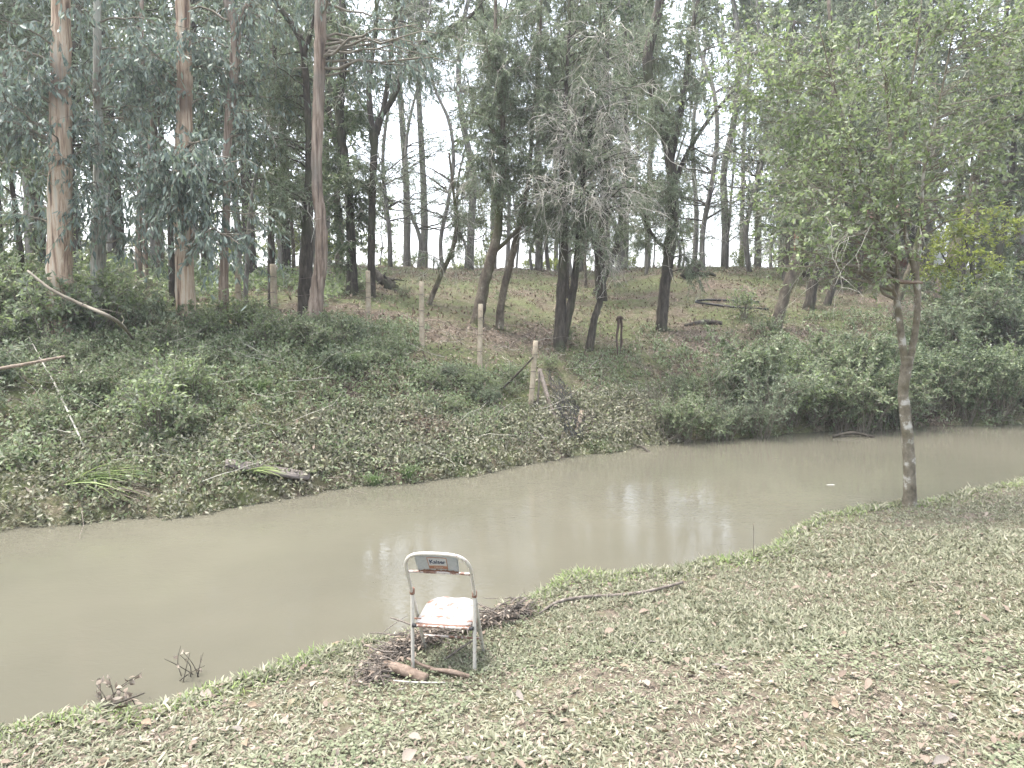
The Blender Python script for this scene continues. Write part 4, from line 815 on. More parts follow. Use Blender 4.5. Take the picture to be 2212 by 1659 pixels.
posts = []
POSTS = [(1146, 884, 738, 'leaning concrete post nearest the water beside the fallen timber'  , .105), (1036, 804, 660, 'second concrete post from the water, tapering top', .10), (912, 748, 612, 'third concrete post from the water with small wire holes', .10), (797, 712, 588, 'fourth concrete post from the water, mossy upper half', .10), (693, 716, 570, 'concrete post half hidden behind the reddish leaning trunk', .12), (594, 705, 574, 'grey post left of the black trunk, behind hanging leaves', .12), (517, 698, 580, 'thin grey post just right of the crooked eucalyptus', .11)]
for i, (px, py, pt, lab, wd) in enumerate(POSTS):
    b = hit(px, py); h = (py - pt) / F * b[1]; m = MB()
    n = 10; zs = np.linspace(-.3, h, n)
    for j in range(1):
        k = .016
        prof = np.array([(-.5, -.5 + .12), (-.5 + .12, -.5), (.5 - .12, -.5), (.5, -.5 + .12), (.5, .5 - .12), (.5 - .12, .5), (-.5 + .12, .5), (-.5, .5 - .12)])
        V = []
        for q, z in enumerate(zs):
            t = wd * (1 - .12 * z / h); r = prof * t * (1 + rng.normal() * .004); V.append(np.column_stack([r + rng.normal(size=(8, 2)) * .0015, np.full(8, z)]))
        V.append(np.column_stack([prof * wd * .74, np.full(8, h + .012)]))
        V = np.concatenate(V); nn = n + 1
        fq = [(a * 8 + c, a * 8 + (c + 1) % 8, (a + 1) * 8 + (c + 1) % 8, (a + 1) * 8 + c) for a in range(nn - 1) for c in range(8)]
        m.add(V, fq); m.f.append(np.array([list(range((nn - 1) * 8, nn * 8))])); m.m.append(np.zeros(1, int))
    root = thing('fence_post', b, lab, 'post', 'concrete posts of the old fence', rz=rng.uniform(-.2, .2))
    root.rotation_euler.y = (.075, .02, 0, 0, .01, 0, 0)[i]
    m.build('post_shaft', M['concrete'], root, smooth_sh=False)
    for hz in (.3, .55, .8):
        r = MB(); zz = h * hz; tubes(r, np.array([(-wd * .56, -wd * .53, zz), (wd * .56, -wd * .53, zz + .01)]), np.array([.006, .006]), 5, cap=True); r.build('wire_tie', M['wire'], root)
    posts.append((b, h))
# wire strands sagging from post to post, one thing
root = thing('fence_wire', posts[2][0], 'rusty wire strands sagging between the concrete posts', 'wire')
for hz in (.3, .55, .8):
    m = MB()
    for a, b in zip(posts[:-1], posts[1:]):
        s = np.linspace(0, 1, 9)[:, None]; A = a[0] + [0, 0, a[1] * hz]; B = b[0] + [0, 0, b[1] * hz]
        pp = A * (1 - s) + B * s; pp[:, 2] -= .06 * np.sin(s[:, 0] * math.pi); pp[:, 1] -= .075
        tubes(m, pp, np.full(9, .0035), 4)
    m.build('wire_strand', M['wire'], root, posts[2][0])
# remains of chain-link hanging beside the first post
A = hit(1180, 835); m = MB(); w_, h_ = 15, 13
gu, gv = np.meshgrid(np.linspace(0, 1, w_), np.linspace(0, 1, h_))
c0, c1, c2, c3 = hit(1178, 830) + [0, 0, .25], hit(1235, 850) + [0, 0, .12], hit(1225, 965) + [0, 0, .12], hit(1275, 950) + [0, 0, .1]
net = (1 - gv)[..., None] * ((1 - gu)[..., None] * c0 + gu[..., None] * c1) + gv[..., None] * ((1 - gu)[..., None] * c2 + gu[..., None] * c3)
net += rng.normal(size=net.shape) * .025
net[..., 2] = np.maximum(net[..., 2], ground_z(net[..., 0], net[..., 1]) + .04)
segs = []
for i in range(h_ - 1):
    for j in range(w_ - 1): segs += [(net[i, j], net[i + 1, j + 1]), (net[i, j + 1], net[i + 1, j])]
tubes(m, np.array(segs), np.full((len(segs), 2), .005), 3)
tag(m.build('chain_link_net', M['hose'], None, A), 'torn dark chain-link mesh sliding down the bank beside the leaning post', 'wire mesh')

def pole(name, label, pts, rad, mat='driftwood', cat='branch', S=8, n=None, group=None, bump=.06, side=0):
    pts = np.array(pts, float); pp, rr = resample(pts, rad, n or 5 * len(pts)); m = MB(); tubes(m, pp, rr, S, cap=True, bump=bump)
    if side:
        tw, tr = twigs_on(pp[None], side, (.12, .4), .1, R=4, r=rad[0] * .45, t0=.05); tubes(m, tw, tr, 4)
    return tag(m.build(name, M[mat], None, pts[0]), label, cat, group)

def on(px, py, dz=0.): return hit(px, py) + np.array([0, 0, dz])
pole('timber_pole', 'grey fallen pole leaning from the first concrete post down the bank', [on(1165, 838, .35), on(1185, 880, .15), on(1205, 930, .08), on(1220, 968, .03)], [.05, .048, .045, .04], 'driftwood', 'pole')
pole('timber_pole', 'dark thin pole leaning left against the first concrete post', [on(1070, 860, .05), P(1100, 825, posts[0][0][1]), P(1152, 772, posts[0][0][1] - .1)], [.02, .02, .018], 'dark_twig', 'pole')
pole('fence_stay', 'thin upright stick standing right beside the first concrete post', [on(1158, 887, -.1), P(1163, 850, posts[0][0][1] - .1), P(1165, 800, posts[0][0][1] - .1)], [.02, .02, .018], 'driftwood', 'stick')
def plank(name, label, a, b, wd, th, mat, twist=0.):
    a = np.array(a); b = np.array(b); L = np.linalg.norm(b - a); X = (b - a) / L; Z = norm(np.array([0.05, -.35, 1.])); Y = norm(np.cross(Z, X)); Z = np.cross(X, Y)
    m = MB(); n = 9
    for i in range(1):
        xs = np.linspace(-L / 2, L / 2, n); V = []
        prof = np.array([(-.5, -.5), (.5, -.5), (.5, .5), (-.5, .5)])
        for q, x in enumerate(xs):
            k = 1 + rng.normal() * .03
            if q in (0, n - 1): k *= .8
            V.append(np.column_stack([np.full(4, x) + rng.normal(size=4) * .012, prof[:, 0] * wd * k, prof[:, 1] * th]))
        V = np.concatenate(V); fq = [(p_ * 4 + c, p_ * 4 + (c + 1) % 4, (p_ + 1) * 4 + (c + 1) % 4, (p_ + 1) * 4 + c) for p_ in range(n - 1) for c in range(4)]
        m.add(V, fq); m.add(np.zeros((0, 3)), np.zeros((0, 4), int)); m.f.append(np.array([[3, 2, 1, 0], [(n - 1) * 4 + c for c in range(4)]])); m.m.append(np.zeros(2, int))
    o = m.build(name, M[mat], smooth_sh=False)
    o.matrix_world = Matrix(((X[0], Y[0], Z[0], (a + b)[0] / 2), (X[1], Y[1], Z[1], (a + b)[1] / 2), (X[2], Y[2], Z[2], (a + b)[2] / 2), (0, 0, 0, 1)))
    return tag(o, label, 'plank')
plank('weathered_plank', 'long dark weathered plank lying on the left far bank', on(487, 1018, .10), on(668, 1047, .09), .19, .04, 'plank')
plank('broken_board', 'short brown board standing near the water below the mesh', on(1243, 955, .06), on(1257, 905, .16), .09, .025, 'plank_brown')
pole('bare_branch', 'pale bare branch lying down the left far bank', [on(65, 765, .3), on(95, 820, .25), on(120, 860, .22), on(150, 925, .2), on(183, 985, .12)], [.006, .011, .013, .014, .012], 'dead_twig', 'branch', side=14)
pole('wooden_pole', 'brown pole sticking in from the left edge above the bare branch', [P(-60, 806, 8.0), P(30, 791, 8.2), P(140, 770, 8.5)], [.023, .021, .017], 'plank_brown', 'pole')
pole('fallen_limb', 'long grey limb slanting down in front of the leftmost eucalyptus', [P(60, 585, 9.6), P(110, 625, 9.5), P(170, 655, 9.5), P(250, 692, 9.5), on(290, 735)], [.016, .022, .024, .026, .024], 'twig', 'limb', side=6)
pole('dry_vine', 'pale dry vine strand trailing across the left bank', [on(270, 930, .12), on(330, 955, .15), on(420, 968, .12), on(500, 966, .1), on(560, 948, .1)], [.008, .009, .009, .008, .006], 'dead_twig', 'vine', side=10)
pole('sunken_root', 'dark root breaking the water at the foot of the middle bank', [on(1370, 965, .02), W(1390, 972) + [0, 0, .05], W(1410, 980) + [0, 0, -.05]], [.03, .025, .02], 'dark_twig', 'root')
pole('floating_branch', 'dark branch snagged in the water under the right bank', [W(1800, 945) + [0, 0, .02], W(1840, 943) + [0, 0, .08], W(1890, 945) + [0, 0, .01]], [.03, .035, .02], 'dark_twig', 'branch', side=7)
pole('leaning_stick', 'thin white stick slanting on the slope right of the rusty strap', [on(1345, 715, .5), on(1390, 760, .1), on(1420, 790, .05)], [.006, .007, .007], 'twig', 'stick')
# stump with roots on the slope
b = hit(828, 622); root = thing('uprooted_stump', b, 'dark uprooted stump lying on the slope beyond the posts', 'stump')
m = MB(); pp, rr = resample([b + [-.28, .1, .55], b + [-.08, 0, .3], b + [.2, 0, .09], b + [.42, -.05, -.05]], [.10, .15, .2, .15], 16); tubes(m, pp, rr, 10, cap=True, bump=.09); m.build('stump_wood', M['dark_bark'], root, b)
for q in range(7):
    m = MB(); a = rng.uniform(0, 6.28); e = b + [.22 + .55 * math.cos(a), .4 * math.sin(a), .08 + .22 * abs(rng.normal())]
    pp, rr = resample([b + [.15, 0, .2], .5 * (b + e) + [0, 0, .15], e], [.065, .04, .015], 9); tubes(m, pp, rr, 6, bump=.08); m.build('root', M['dark_bark'], root, b)
b = hit(1500, 598); root = thing('rotten_stump', b, 'rotten stump at the crest right of the knotted trunk', 'stump')
m = MB(); pp, rr = resample([b + [-.36, 0, -.1], b + [-.15, 0, .2], b + [.08, 0, .5], b + [.18, 0, .62]], [.28, .3, .2, .08], 14); tubes(m, pp, rr, 11, cap=True, bump=.12); m.build('stump_wood', M['dark_bark'], root, b)
m = MB(); pp, rr = resample([b + [.15, 0, .04], b + [.55, -.1, .13], b + [.85, -.1, .02]], [.13, .1, .04], 9); tubes(m, pp, rr, 8, cap=True, bump=.1); m.build('root', M['dark_bark'], root, b)
b = hit(1545, 700); pole('fallen_log', 'low rotten log on the slope below the hose loop', [hit(1480, 706) + [0, 0, .02], hit(1520, 700) + [0, 0, .06], hit(1560, 702) + [0, 0, .03]], [.05, .085, .065], 'dark_bark', 'log')
# black hose loop
hp = [hit(1660, 672), hit(1600, 668), hit(1560, 664), hit(1520, 659), hit(1503, 655), hit(1512, 652), hit(1545, 651), hit(1585, 653), hit(1640, 656)]
pole('hose', 'black hose lying in a loop on the slope at right', [h_ + [0, 0, .05] for h_ in hp], [.035] * len(hp), 'hose', 'hose', S=8, n=60, bump=0)
# rusty strap hanging over a stick
b = hit(1337, 772); top = b[2] + (772 - 690) / F * b[1]; root = thing('hanging_strap', b, 'rust-brown strap hanging folded over a thin stick on the slope', 'strap')
m = MB(); tubes(m, np.array([b + [.04, .06, -.1], b + [.05, .05, top - b[2]]]), np.array([.018, .015]), 6, cap=True); m.build('stick', M['driftwood'], root, b)
for sgn, dn in ((-1, .04), (1, .22)):
    m = MB(); n = 12; t = np.linspace(0, 1, n); zz = top + .02 - t * (top - b[2] - dn)
    xx = b[0] + sgn * (.025 + .035 * np.sin(t * 2.4)) + .01 * np.sin(t * 9); wv = .035 - .02 * t
    V = np.stack([np.stack([xx - wv, np.full(n, b[1] - .03), zz], 1), np.stack([xx + wv, np.full(n, b[1] - .03 + .02 * sgn), zz], 1), np.stack([xx + wv, np.full(n, b[1] - .015), zz], 1), np.stack([xx - wv, np.full(n, b[1] - .015), zz], 1)], 1)
    fq = [(i * 4 + c, i * 4 + (c + 1) % 4, (i + 1) * 4 + (c + 1) % 4, (i + 1) * 4 + c) for i in range(n - 1) for c in range(4)]
    m.add(V.reshape(-1, 3), fq); m.build('strap_end', M['strap'], root, b)
m = MB(); tubes(m, np.array([b + [-.07, -.03, top - b[2] - .04], b + [-.035, -.02, top - b[2] + .03], b + [.02, -.02, top - b[2] + .05], b + [.07, -.02, top - b[2] + .01]]), np.array([.035, .045, .045, .035]), 8, cap=True); m.build('strap_fold', M['strap'], root, b)

# brown heap of matted flood wrack
def wrack(name, label, c, rx, ry, h, n, mat, L=(.1, .35), r=.006, cat='debris'):
    c = np.array(c); a = rng.uniform(0, 6.28, n); rr = np.sqrt(rng.uniform(0, 1, n))
    x = c[0] + rx * rr * np.cos(a); y = c[1] + ry * rr * np.sin(a); z = np.maximum(ground_z(x, y), 0) + h * (1 - rr ** 2) * rng.uniform(0, 1, n) + .01
    D = norm(np.stack([rng.normal(size=n), rng.normal(size=n), rng.normal(size=n) * .25], 1)); Ln = rng.uniform(*L, n)
    s = np.linspace(-.5, .5, 4); pp = np.stack([x, y, z], 1)[:, None] + D[:, None] * (s[None] * Ln[:, None])[..., None] + rng.normal(size=(n, 4, 3)) * .012
    m = MB(); tubes(m, pp, np.broadcast_to(np.array([.6, 1, .9, .4]) * r, (n, 4)) * rng.uniform(.5, 1.5, (n, 1)), 4)
    return tag(m.build(name, M[mat], None, c), label, cat, kind='stuff')
wrack('brown_wrack', 'rust-brown mat of dead twigs on the middle of the bank', on(915, 925), .55, .36, .12, 520, 'litter_red', (.2, .6), .006)
wrack('root_wrack', 'tangle of dead roots beside the leaning post', on(1215, 905), .75, .6, .14, 420, 'driftwood', (.2, .6), .006)

# brick house glimpsed behind the right-hand trees
b = hit(1885, 612); b = np.array([P(1885, 605, 40)[0], 40., 0]); b[2] = gz(b[0], b[1])
root = thing('brick_house', b, 'small brick house glimpsed through the trees at right', 'house')
m = MB(); box(m, (0, 2.5, 1.4), 7, 5, 3.0, bev=.02); m.build('wall', M['brick'], root, smooth_sh=False)
for x in (-2.3, 1.0):
    m = MB(); box(m, (x, -.03, 1.7), 1.5, .1, 1.2, bev=.01); wn = m.build('window', M['white_wall'], root, smooth_sh=False)
    for k in (-.36, .36):
        m = MB(); box(m, (x + k, -.06, 1.7), .62, .08, 1.05, bev=.005); m.build('pane', M['dark_glass'], wn, smooth_sh=False)
m = MB(); m.add([(-4, -.7, 2.85), (4, -.7, 2.85), (4, 2.5, 4.3), (-4, 2.5, 4.3), (4, 5.7, 2.85), (-4, 5.7, 2.85), (-4, -.7, 2.95), (4, -.7, 2.95), (4, 2.5, 4.42), (-4, 2.5, 4.42), (4, 5.7, 2.95), (-4, 5.7, 2.95)], [(0, 3, 2, 1), (3, 5, 4, 2), (6, 7, 8, 9), (9, 8, 10, 11), (0, 1, 7, 6), (4, 5, 11, 10)])
m.build('roof', M['roof_tile'], root, smooth_sh=False)
b2 = P(2003, 620, 36.); b2[2] = gz(b2[0], b2[1]); m = MB(); box(m, (0, 0, .75), 1.5, .12, 1.7, bev=.02)
o = tag(m.build('pale_panel', M['white_wall'], None, smooth_sh=False), 'pale flat panel standing behind the right-hand trunks', 'panel'); o.location = b2

# ------------------------------------------------------------------ near bank: grass, weeds, leaves
def near_pts(n, d0=1.6, d1=11., pw=1.6, wide=1.02):
    t = rng.uniform(0, 1, n); k = 1 - pw
    d = (d0 ** k + t * (d1 ** k - d0 ** k)) ** (1 / k) if abs(k) > 1e-3 else d0 * (d1 / d0) ** t
    x = rng.uniform(-wide, wide, n) * d * .9
    v = ynear(x) - d
    ok = v > .0
    return x[ok], d[ok], v[ok]
mud = lambda x, y: fbm(x, y, 1.7, 71, 4) + .35 * fbm(x, y, 6., 72, 2)
# grass tufts: broad short blades in small rosettes
def tufts(N, nb, seg, d0, d1, name, label, zmul=1.):
    x, y, v = near_pts(N, d0, d1); k = mud(x, y) > -1.2 - .5 * (v < .35); x, y, v = x[k], y[k], v[k]
    n = len(x) * nb
    sz = np.repeat(rng.uniform(.6, 1.3, len(x)) * (.8 + .25 * np.clip(fbm(x, y, 2.1, 73, 2) + 1, 0, 2)) * (1 + .35 * (v < .3)) * (.85 + .045 * y), nb) * zmul
    px_ = np.repeat(x, nb) + rng.normal(size=n) * .012; py_ = np.repeat(y, nb) + rng.normal(size=n) * .012
    a = rng.uniform(0, 6.28, n); el = rng.uniform(.1, 1.0, n)
    D = np.stack([np.cos(a) * np.cos(el), np.sin(a) * np.cos(el), np.sin(el)], 1)
    m = MB(); leaves(m, np.stack([px_, py_, ground_z(px_, py_) - .003], 1), D, rng.uniform(.022, .052, n) * sz, rng.uniform(.006, .0105, n) * sz, 1.2, .3, .35 if seg == 2 else .08, seg)
    tag(m.build(name, M['grass'], smooth_sh=False), label, 'grass', kind='stuff')
tufts(20000, 6, 2, 1.6, 4.4, 'bank_grass', 'short dusty grass growing over the nearest part of the bank')
tufts(42000, 6, 1, 4.2, 11., 'bank_grass', 'short dusty grass growing over the bank farther off to the right', 1.15)
# finer bright blades along the water's edge
x = rng.uniform(-6, 10, 9000); v = np.abs(rng.normal(size=9000)) * .22 - .03; y = ynear(x) - v
a = rng.uniform(0, 6.28, 9000); el = rng.uniform(.5, 1.4, 9000)
m = MB(); leaves(m, np.stack([x, y, np.maximum(ground_z(x, y), 0) - .005], 1), np.stack([np.cos(a) * np.cos(el), np.sin(a) * np.cos(el), np.sin(el)], 1), rng.uniform(.03, .085, 9000) * (.6 + .7 * np.clip(fbm(x, y, 3., 76, 3) + .5, 0, 1.2)), rng.uniform(.005, .009, 9000), 1., .3, .4, 2)
tag(m.build('edge_grass', M['bright_grass'], smooth_sh=False), 'greener grass fringe along the near water edge', 'grass', kind='stuff')
# small round weeds
x, y, v = near_pts(90000); k = fbm(x, y, 1.9, 74, 3) + .4 * fbm(x, y, 7., 75, 2) > .4; x, y = x[k], y[k]; n = len(x)
D = norm(np.stack([rng.normal(size=n), rng.normal(size=n), np.full(n, .12)], 1))
m = MB(); L = rng.uniform(.012, .028, n); leaves(m, np.stack([x, y, ground_z(x, y) + rng.uniform(.006, .04, n)], 1), D, L, L * .85, 3., .15, 0, 1, .5)
tag(m.build('round_weeds', M['clover'], smooth_sh=False), 'patches of small round-leaved weeds on the near bank', 'weeds', kind='stuff')
# small dry leaf bits
x, y, v = near_pts(15000, pw=1.4); n = len(x); D = norm(np.stack([rng.normal(size=n), rng.normal(size=n), rng.normal(size=n) * .25], 1)); L = rng.uniform(.018, .045, n)
m = MB(); leaves(m, np.stack([x, y, ground_z(x, y) + rng.uniform(.008, .035, n)], 1), D, L, L * .42, 2.5, .3, .15, 2)
tag(m.build('leaf_bits', M['litter'], smooth_sh=False), 'small dry leaf bits scattered through the near grass', 'leaf litter', kind='stuff')
# the larger fallen leaves one by one
lm = []
for q in range(8):
    n = 7; t = np.linspace(0, 1, n); L = 1.; wv = (.20 + .07 * (q % 3)) * np.sin(np.clip(t * 1.02, 0, 1) ** (.75) * math.pi) + .008
    cz = .10 * np.sin(t * 3 + q) + .06 * rng.normal(size=n) * t; fold = rng.uniform(.2, .8); bend = .12 * np.sin(t * 2.2) * (-1) ** q
    V = np.stack([np.stack([t - .5, bend - wv, cz + fold * wv], 1), np.stack([t - .5, bend, cz], 1), np.stack([t - .5, bend + wv, cz + fold * wv * rng.uniform(.3, 1.2)], 1)], 1).reshape(-1, 3)
    fq = [(i * 3 + c, (i + 1) * 3 + c, (i + 1) * 3 + c + 1, i * 3 + c + 1) for i in range(n - 1) for c in (0, 1)]
    o = MB().add(V, fq).build('fallen_leaf', M['dry%d' % (q % 5 if q != 7 else 5)]); lm.append(o.data); bpy.data.objects.remove(o)
x, y, v = near_pts(700, 1.9, 9., 1.5, .95); k = np.abs(x) < .80 * y + .2
for i in range(int(k.sum())):
    if i >= 285: break
    X_, Y_ = x[k][i], y[k][i]; o = bpy.data.objects.new('fallen_leaf', lm[int(rng.choice(8, p=[.16, .16, .16, .15, .15, .1, .09, .03]))]); COL.objects.link(o)
    L = rng.uniform(.035, .095); o.parent = GROUND; o.location = (X_, Y_, gz(X_, Y_) + .022 + .01 * rng.uniform()); o.scale = (L, L, L)
    o.rotation_euler = (rng.normal() * .35, rng.normal() * .3, rng.uniform(0, 6.28))

# ------------------------------------------------------------------ driftwood around the chair
def nz_(px, py, dz=0.): return hit_near(px, py) + np.array([0, 0, dz])
spine = np.array([nz_(800, 1482), nz_(830, 1430), nz_(875, 1405), nz_(930, 1385), nz_(990, 1365), nz_(1050, 1352), nz_(1100, 1338), nz_(1135, 1325)])
root = thing('driftwood_pile', spine[3], 'heap of tangled driftwood sticks around the chair legs', 'driftwood')
sm = []
for q in range(5):
    s = np.linspace(-.5, .5, 6); pp = np.stack([s, .05 * np.sin(s * 5 + q * 2) + .02 * rng.normal(size=6), .03 * np.cos(s * 4 + q)], 1); m = MB(); tubes(m, pp, np.array([.6, .9, 1, 1, .8, .35]) * (.018 + .006 * q), 6, cap=True, bump=.1)
    o = m.build('stick', M['driftwood']); sm.append(o.data); bpy.data.objects.remove(o)
for i in range(170):
    t = rng.uniform(0, 6.999); k = int(t); f = t - k; c = spine[k] * (1 - f) + spine[k + 1] * f
    c = c + np.array([rng.normal() * .06, rng.normal() * .055, 0]); c[2] = gz(c[0], c[1]) + abs(rng.normal()) * .065 + .015
    o = bpy.data.objects.new('stick', sm[i % 5]); COL.objects.link(o); o.parent = root; o.location = c - spine[3]
    L = rng.uniform(.07, .30); o.scale = (L, .09 + .22 * L, .09 + .22 * L); o.rotation_euler = (rng.uniform(0, 6), rng.normal() * .22, rng.normal() * .8 + .45)
n = 1100; t = rng.uniform(0, 6.999, n); k = t.astype(int); f = (t - k)[:, None]; c = spine[k] * (1 - f) + spine[k + 1] * f
c[:, :2] += rng.normal(size=(n, 2)) * .06; c[:, 2] = ground_z(c[:, 0], c[:, 1]) + np.abs(rng.normal(size=n)) * .045 + .005
D = norm(np.stack([rng.normal(size=n) + .5, rng.normal(size=n), rng.normal(size=n) * .3], 1)); L = rng.uniform(.04, .16, n); s = np.linspace(-.5, .5, 3)
m = MB(); tubes(m, c[:, None] + D[:, None] * (s[None] * L[:, None])[..., None] + rng.normal(size=(n, 3, 3)) * .006, np.full((n, 3), .0028), 3)
lc = c[:700] + [0, 0, .01]; leaves(m, lc, norm(rng.normal(size=(700, 3)) * [1, 1, .3]), rng.uniform(.03, .08, 700), rng.uniform(.012, .025, 700), 2., .3, .1, 2, mi=1)
tag(m.build('debris_mat', [M['driftwood'], M['litter']], root, spine[3], smooth_sh=False), kind='stuff')

pole('log', 'short thick brown log lying before the left chair legs', [nz_(833, 1452, .05), nz_(870, 1462, .045), nz_(922, 1474, .02)], [.030, .036, .034], 'log', 'log', S=12, n=18, bump=.03)
pole('split_branch', 'split brown branch lying at the right near chair leg', [nz_(930, 1456, .03), nz_(975, 1464, .04), nz_(1018, 1470, .02)], [.010, .018, .014], 'log', 'branch', S=7)
pole('stick', 'straight tan stick crossing in front of the left chair leg', [nz_(880, 1441, .06), nz_(920, 1452, .04), nz_(968, 1461, .02)], [.009, .011, .007], 'log', 'stick')
pole('stick', 'thin pale stick lying in front of the short log', [nz_(850, 1478, .02), nz_(900, 1481, .02), nz_(962, 1480, .015)], [.005, .006, .004], 'dead_twig', 'stick')
pole('stick', 'stick propped between the far chair legs', [nz_(960, 1432, .02), nz_(1000, 1415, .06), nz_(1032, 1404, .09)], [.006, .007, .006], 'driftwood', 'stick')
pole('long_stick', 'long bent stick lying on the grass right of the chair', [nz_(1165, 1330, .02), nz_(1205, 1310, .035), nz_(1260, 1298, .03), nz_(1340, 1291, .025), nz_(1400, 1284, .03), nz_(1475, 1270, .05)], [.008, .014, .015, .014, .013, .012], 'driftwood', 'stick', n=36)
pole('stick', 'stout stick pointing up out of the driftwood right of the chair', [nz_(1095, 1342, .05), nz_(1135, 1318, .10)], [.013, .012], 'driftwood', 'stick', n=6)
pole('reed', 'single thin reed standing at the near water edge', [nz_(1629, 1208, -.02), nz_(1629, 1208, .10) + [.0, .02, 0], nz_(1629, 1208, .36) + [-.01, .02, 0]], [.007, .006, .004], 'twig', 'reed')
# drowned twigs sticking out of the water
def drowned(label, px, py, n, H, lf, spreadx):
    b = W(px, py); root = thing('drowned_branch', b, label, 'branch')
    for i in range(n):
        e = b + [rng.uniform(-1, 1) * spreadx, rng.uniform(-.1, .15), H * rng.uniform(.4, 1.)]; s0 = b + [rng.normal() * .06, rng.normal() * .04, -.08]
        pp, rr = resample([s0, .5 * (s0 + e) + [rng.normal() * .03, 0, .03], e], [.004, .003, .0015], 9); m = MB(); tubes(m, pp, rr, 5); m.build('twig', M['dark_twig'], root, b)
        if lf:
            m = MB(); kk = rng.integers(3, 9, lf); leaves(m, pp[kk], norm(rng.normal(size=(lf, 3)) + [0, 0, -.5]), rng.uniform(.03, .07, lf), rng.uniform(.015, .03, lf), .3, .5, .3, 2); m.build('dead_leaves', M['litter'], root, b, smooth_sh=False)
drowned('muddy leafy branch sticking from the water near the bottom left', 250, 1520, 9, .17, 6, .22)
pole('drowned_branch', 'dark straight twig pointing right from the muddy leafy branch', [W(215, 1530, .04), W(262, 1515, .08), W(312, 1497, .11)], [.012, .009, .005], 'dark_twig', 'branch')
drowned('bare drowned twigs fanning from the water left of the chair', 408, 1468, 8, .19, 1, .16)
pole('lodged_stick', 'brown stick lodged across the fork of the riverside tree', [P(1921, 601, tb[1] - .12), P(1945, 608, tb[1] - .13), P(1992, 611, tb[1] - .13)], [.022, .026, .02], 'log', 'stick')
n = 120; x = rng.uniform(-10, 2.4, n); u = rng.uniform(.2, 4.8, n); y = yfar(x) + u; z = ground_z(x, y) + .1
D = norm(np.stack([rng.normal(size=n), rng.normal(size=n) * .5 - .2, rng.uniform(-.1, .6, n)], 1)); L = rng.uniform(.3, 1.2, n); s = np.linspace(0, 1, 5)
pth = np.stack([x, y, z], 1)[:, None] + D[:, None] * (s[None] * L[:, None])[..., None]; pth += rng.normal(size=pth.shape) * .035
m = MB(); tubes(m, pth, np.broadcast_to(.005 * (1 - .6 * s), (n, 5)), 3)
tag(m.build('bleached_stems', M['dead_twig']), 'bleached dead stems tangled over the left far bank', 'stems', kind='stuff')
# flecks of foam on the water
for i, (px, py, L) in enumerate([(1795, 1048, .08), (1145, 985, .07)]):
    X_, d, _ = W(px, py); m = MB(); n = 12; a = np.linspace(0, 6.28, n, endpoint=False)
    for z, q in ((.004, 1.), (.012, .6)): m.add(np.stack([X_ + np.cos(a) * L * q * rng.uniform(.6, 1, n), d + np.sin(a) * L * .10 * q * rng.uniform(.6, 1, n), np.full(n, z)], 1), np.zeros((0, 4), int))
    m.f.append(np.array([(c, (c + 1) % n, n + (c + 1) % n, n + c) for c in range(n)])); m.m.append(np.zeros(n, int)); m.f.append(np.array([list(range(n, 2 * n))])); m.m.append(np.zeros(1, int))
    tag(m.build('foam_fleck', M['foam']), 'small foam fleck on the river near the far bank' if i else 'brightest foam fleck on the river left of the riverside tree', 'foam', 'foam flecks on the river')

# ------------------------------------------------------------------ the folding chair
CX, CY = -.456, 4.26; CYAW = math.radians(-7)
chair = thing('folding_chair', (CX, CY, gz(CX, CY)), 'rusty white metal folding chair facing the river', 'chair', rz=CYAW)
HW = .212
def ctube(name, pts, r, mat, n=None, parent=chair, S=12):
    pp, rr = resample(pts, [r] * len(pts), n or 6 * len(pts)); m = MB(); tubes(m, pp, rr, S, cap=True); return m.build(name, M[mat], parent)
# main frame: over the back and down to the front feet; y runs toward the river
def fy(z): return .33 - .60 * z
ft = .880
arc = []
for x, dz in ((-HW, -.16), (-HW + .002, -.11), (-HW + .018, -.06), (-HW + .055, -.022), (-.10, -.005), (0, .0), (.10, -.005), (HW - .055, -.022), (HW - .018, -.06), (HW - .002, -.11), (HW, -.16)): arc.append((x, fy(ft + dz), ft + dz))
frame_pts = [(-HW, fy(-.06), -.06), (-HW, fy(.15), .15), (-HW, fy(.35), .35), (-HW, fy(.55), .55)] + arc + [(HW, fy(.55), .55), (HW, fy(.35), .35), (HW, fy(.15), .15), (HW, fy(-.06), -.06)]
fr = ctube('back_frame', frame_pts, .0118, 'paint', 96)
ctube('back_rail', [(-HW + .008, fy(.722), .722), (-.1, fy(.722) + .018, .717), (0, fy(.722) + .024, .715), (.1, fy(.722) + .018, .717), (HW - .008, fy(.722), .722)], .0095, 'paint_rusty', 30)
for s in (-1, 1):
    xo = s * (HW - .002)
    ctube('rear_leg', [(xo, .015, .56), (xo, .008, .51), (xo, .004, .3), (xo, 0, .1), (xo, 0, -.06)], .0125, 'paint', 24)
    m = MB(); box(m, (xo, .008, .545), .03, .03, .05, bev=.006); m.build('pivot', M['rust'], chair, smooth_sh=False)
    m = MB(); tubes(m, np.array([(s * (HW - .035), -.012, .318), (s * (HW - .006), -.012, .318)]), np.array([.013, .013]), 12, cap=True); m.build('rubber_stop', M['rubber'], chair)
    m = MB(); tubes(m, np.array([(s * (HW - .05), .045, .340), (s * (HW + .006), .045, .340)]), np.array([.006, .006]), 8, cap=True); m.build('hinge_pin', M['rust'], chair)
ctube('seat_bar', [(-HW + .01, -.012, .318), (0, -.012, .318), (HW - .01, -.012, .318)], .010, 'paint_rusty', 10)
ctube('front_stretcher', [(-HW, fy(.12), .12), (0, fy(.12), .12), (HW, fy(.12), .12)], .008, 'paint_rusty', 10)
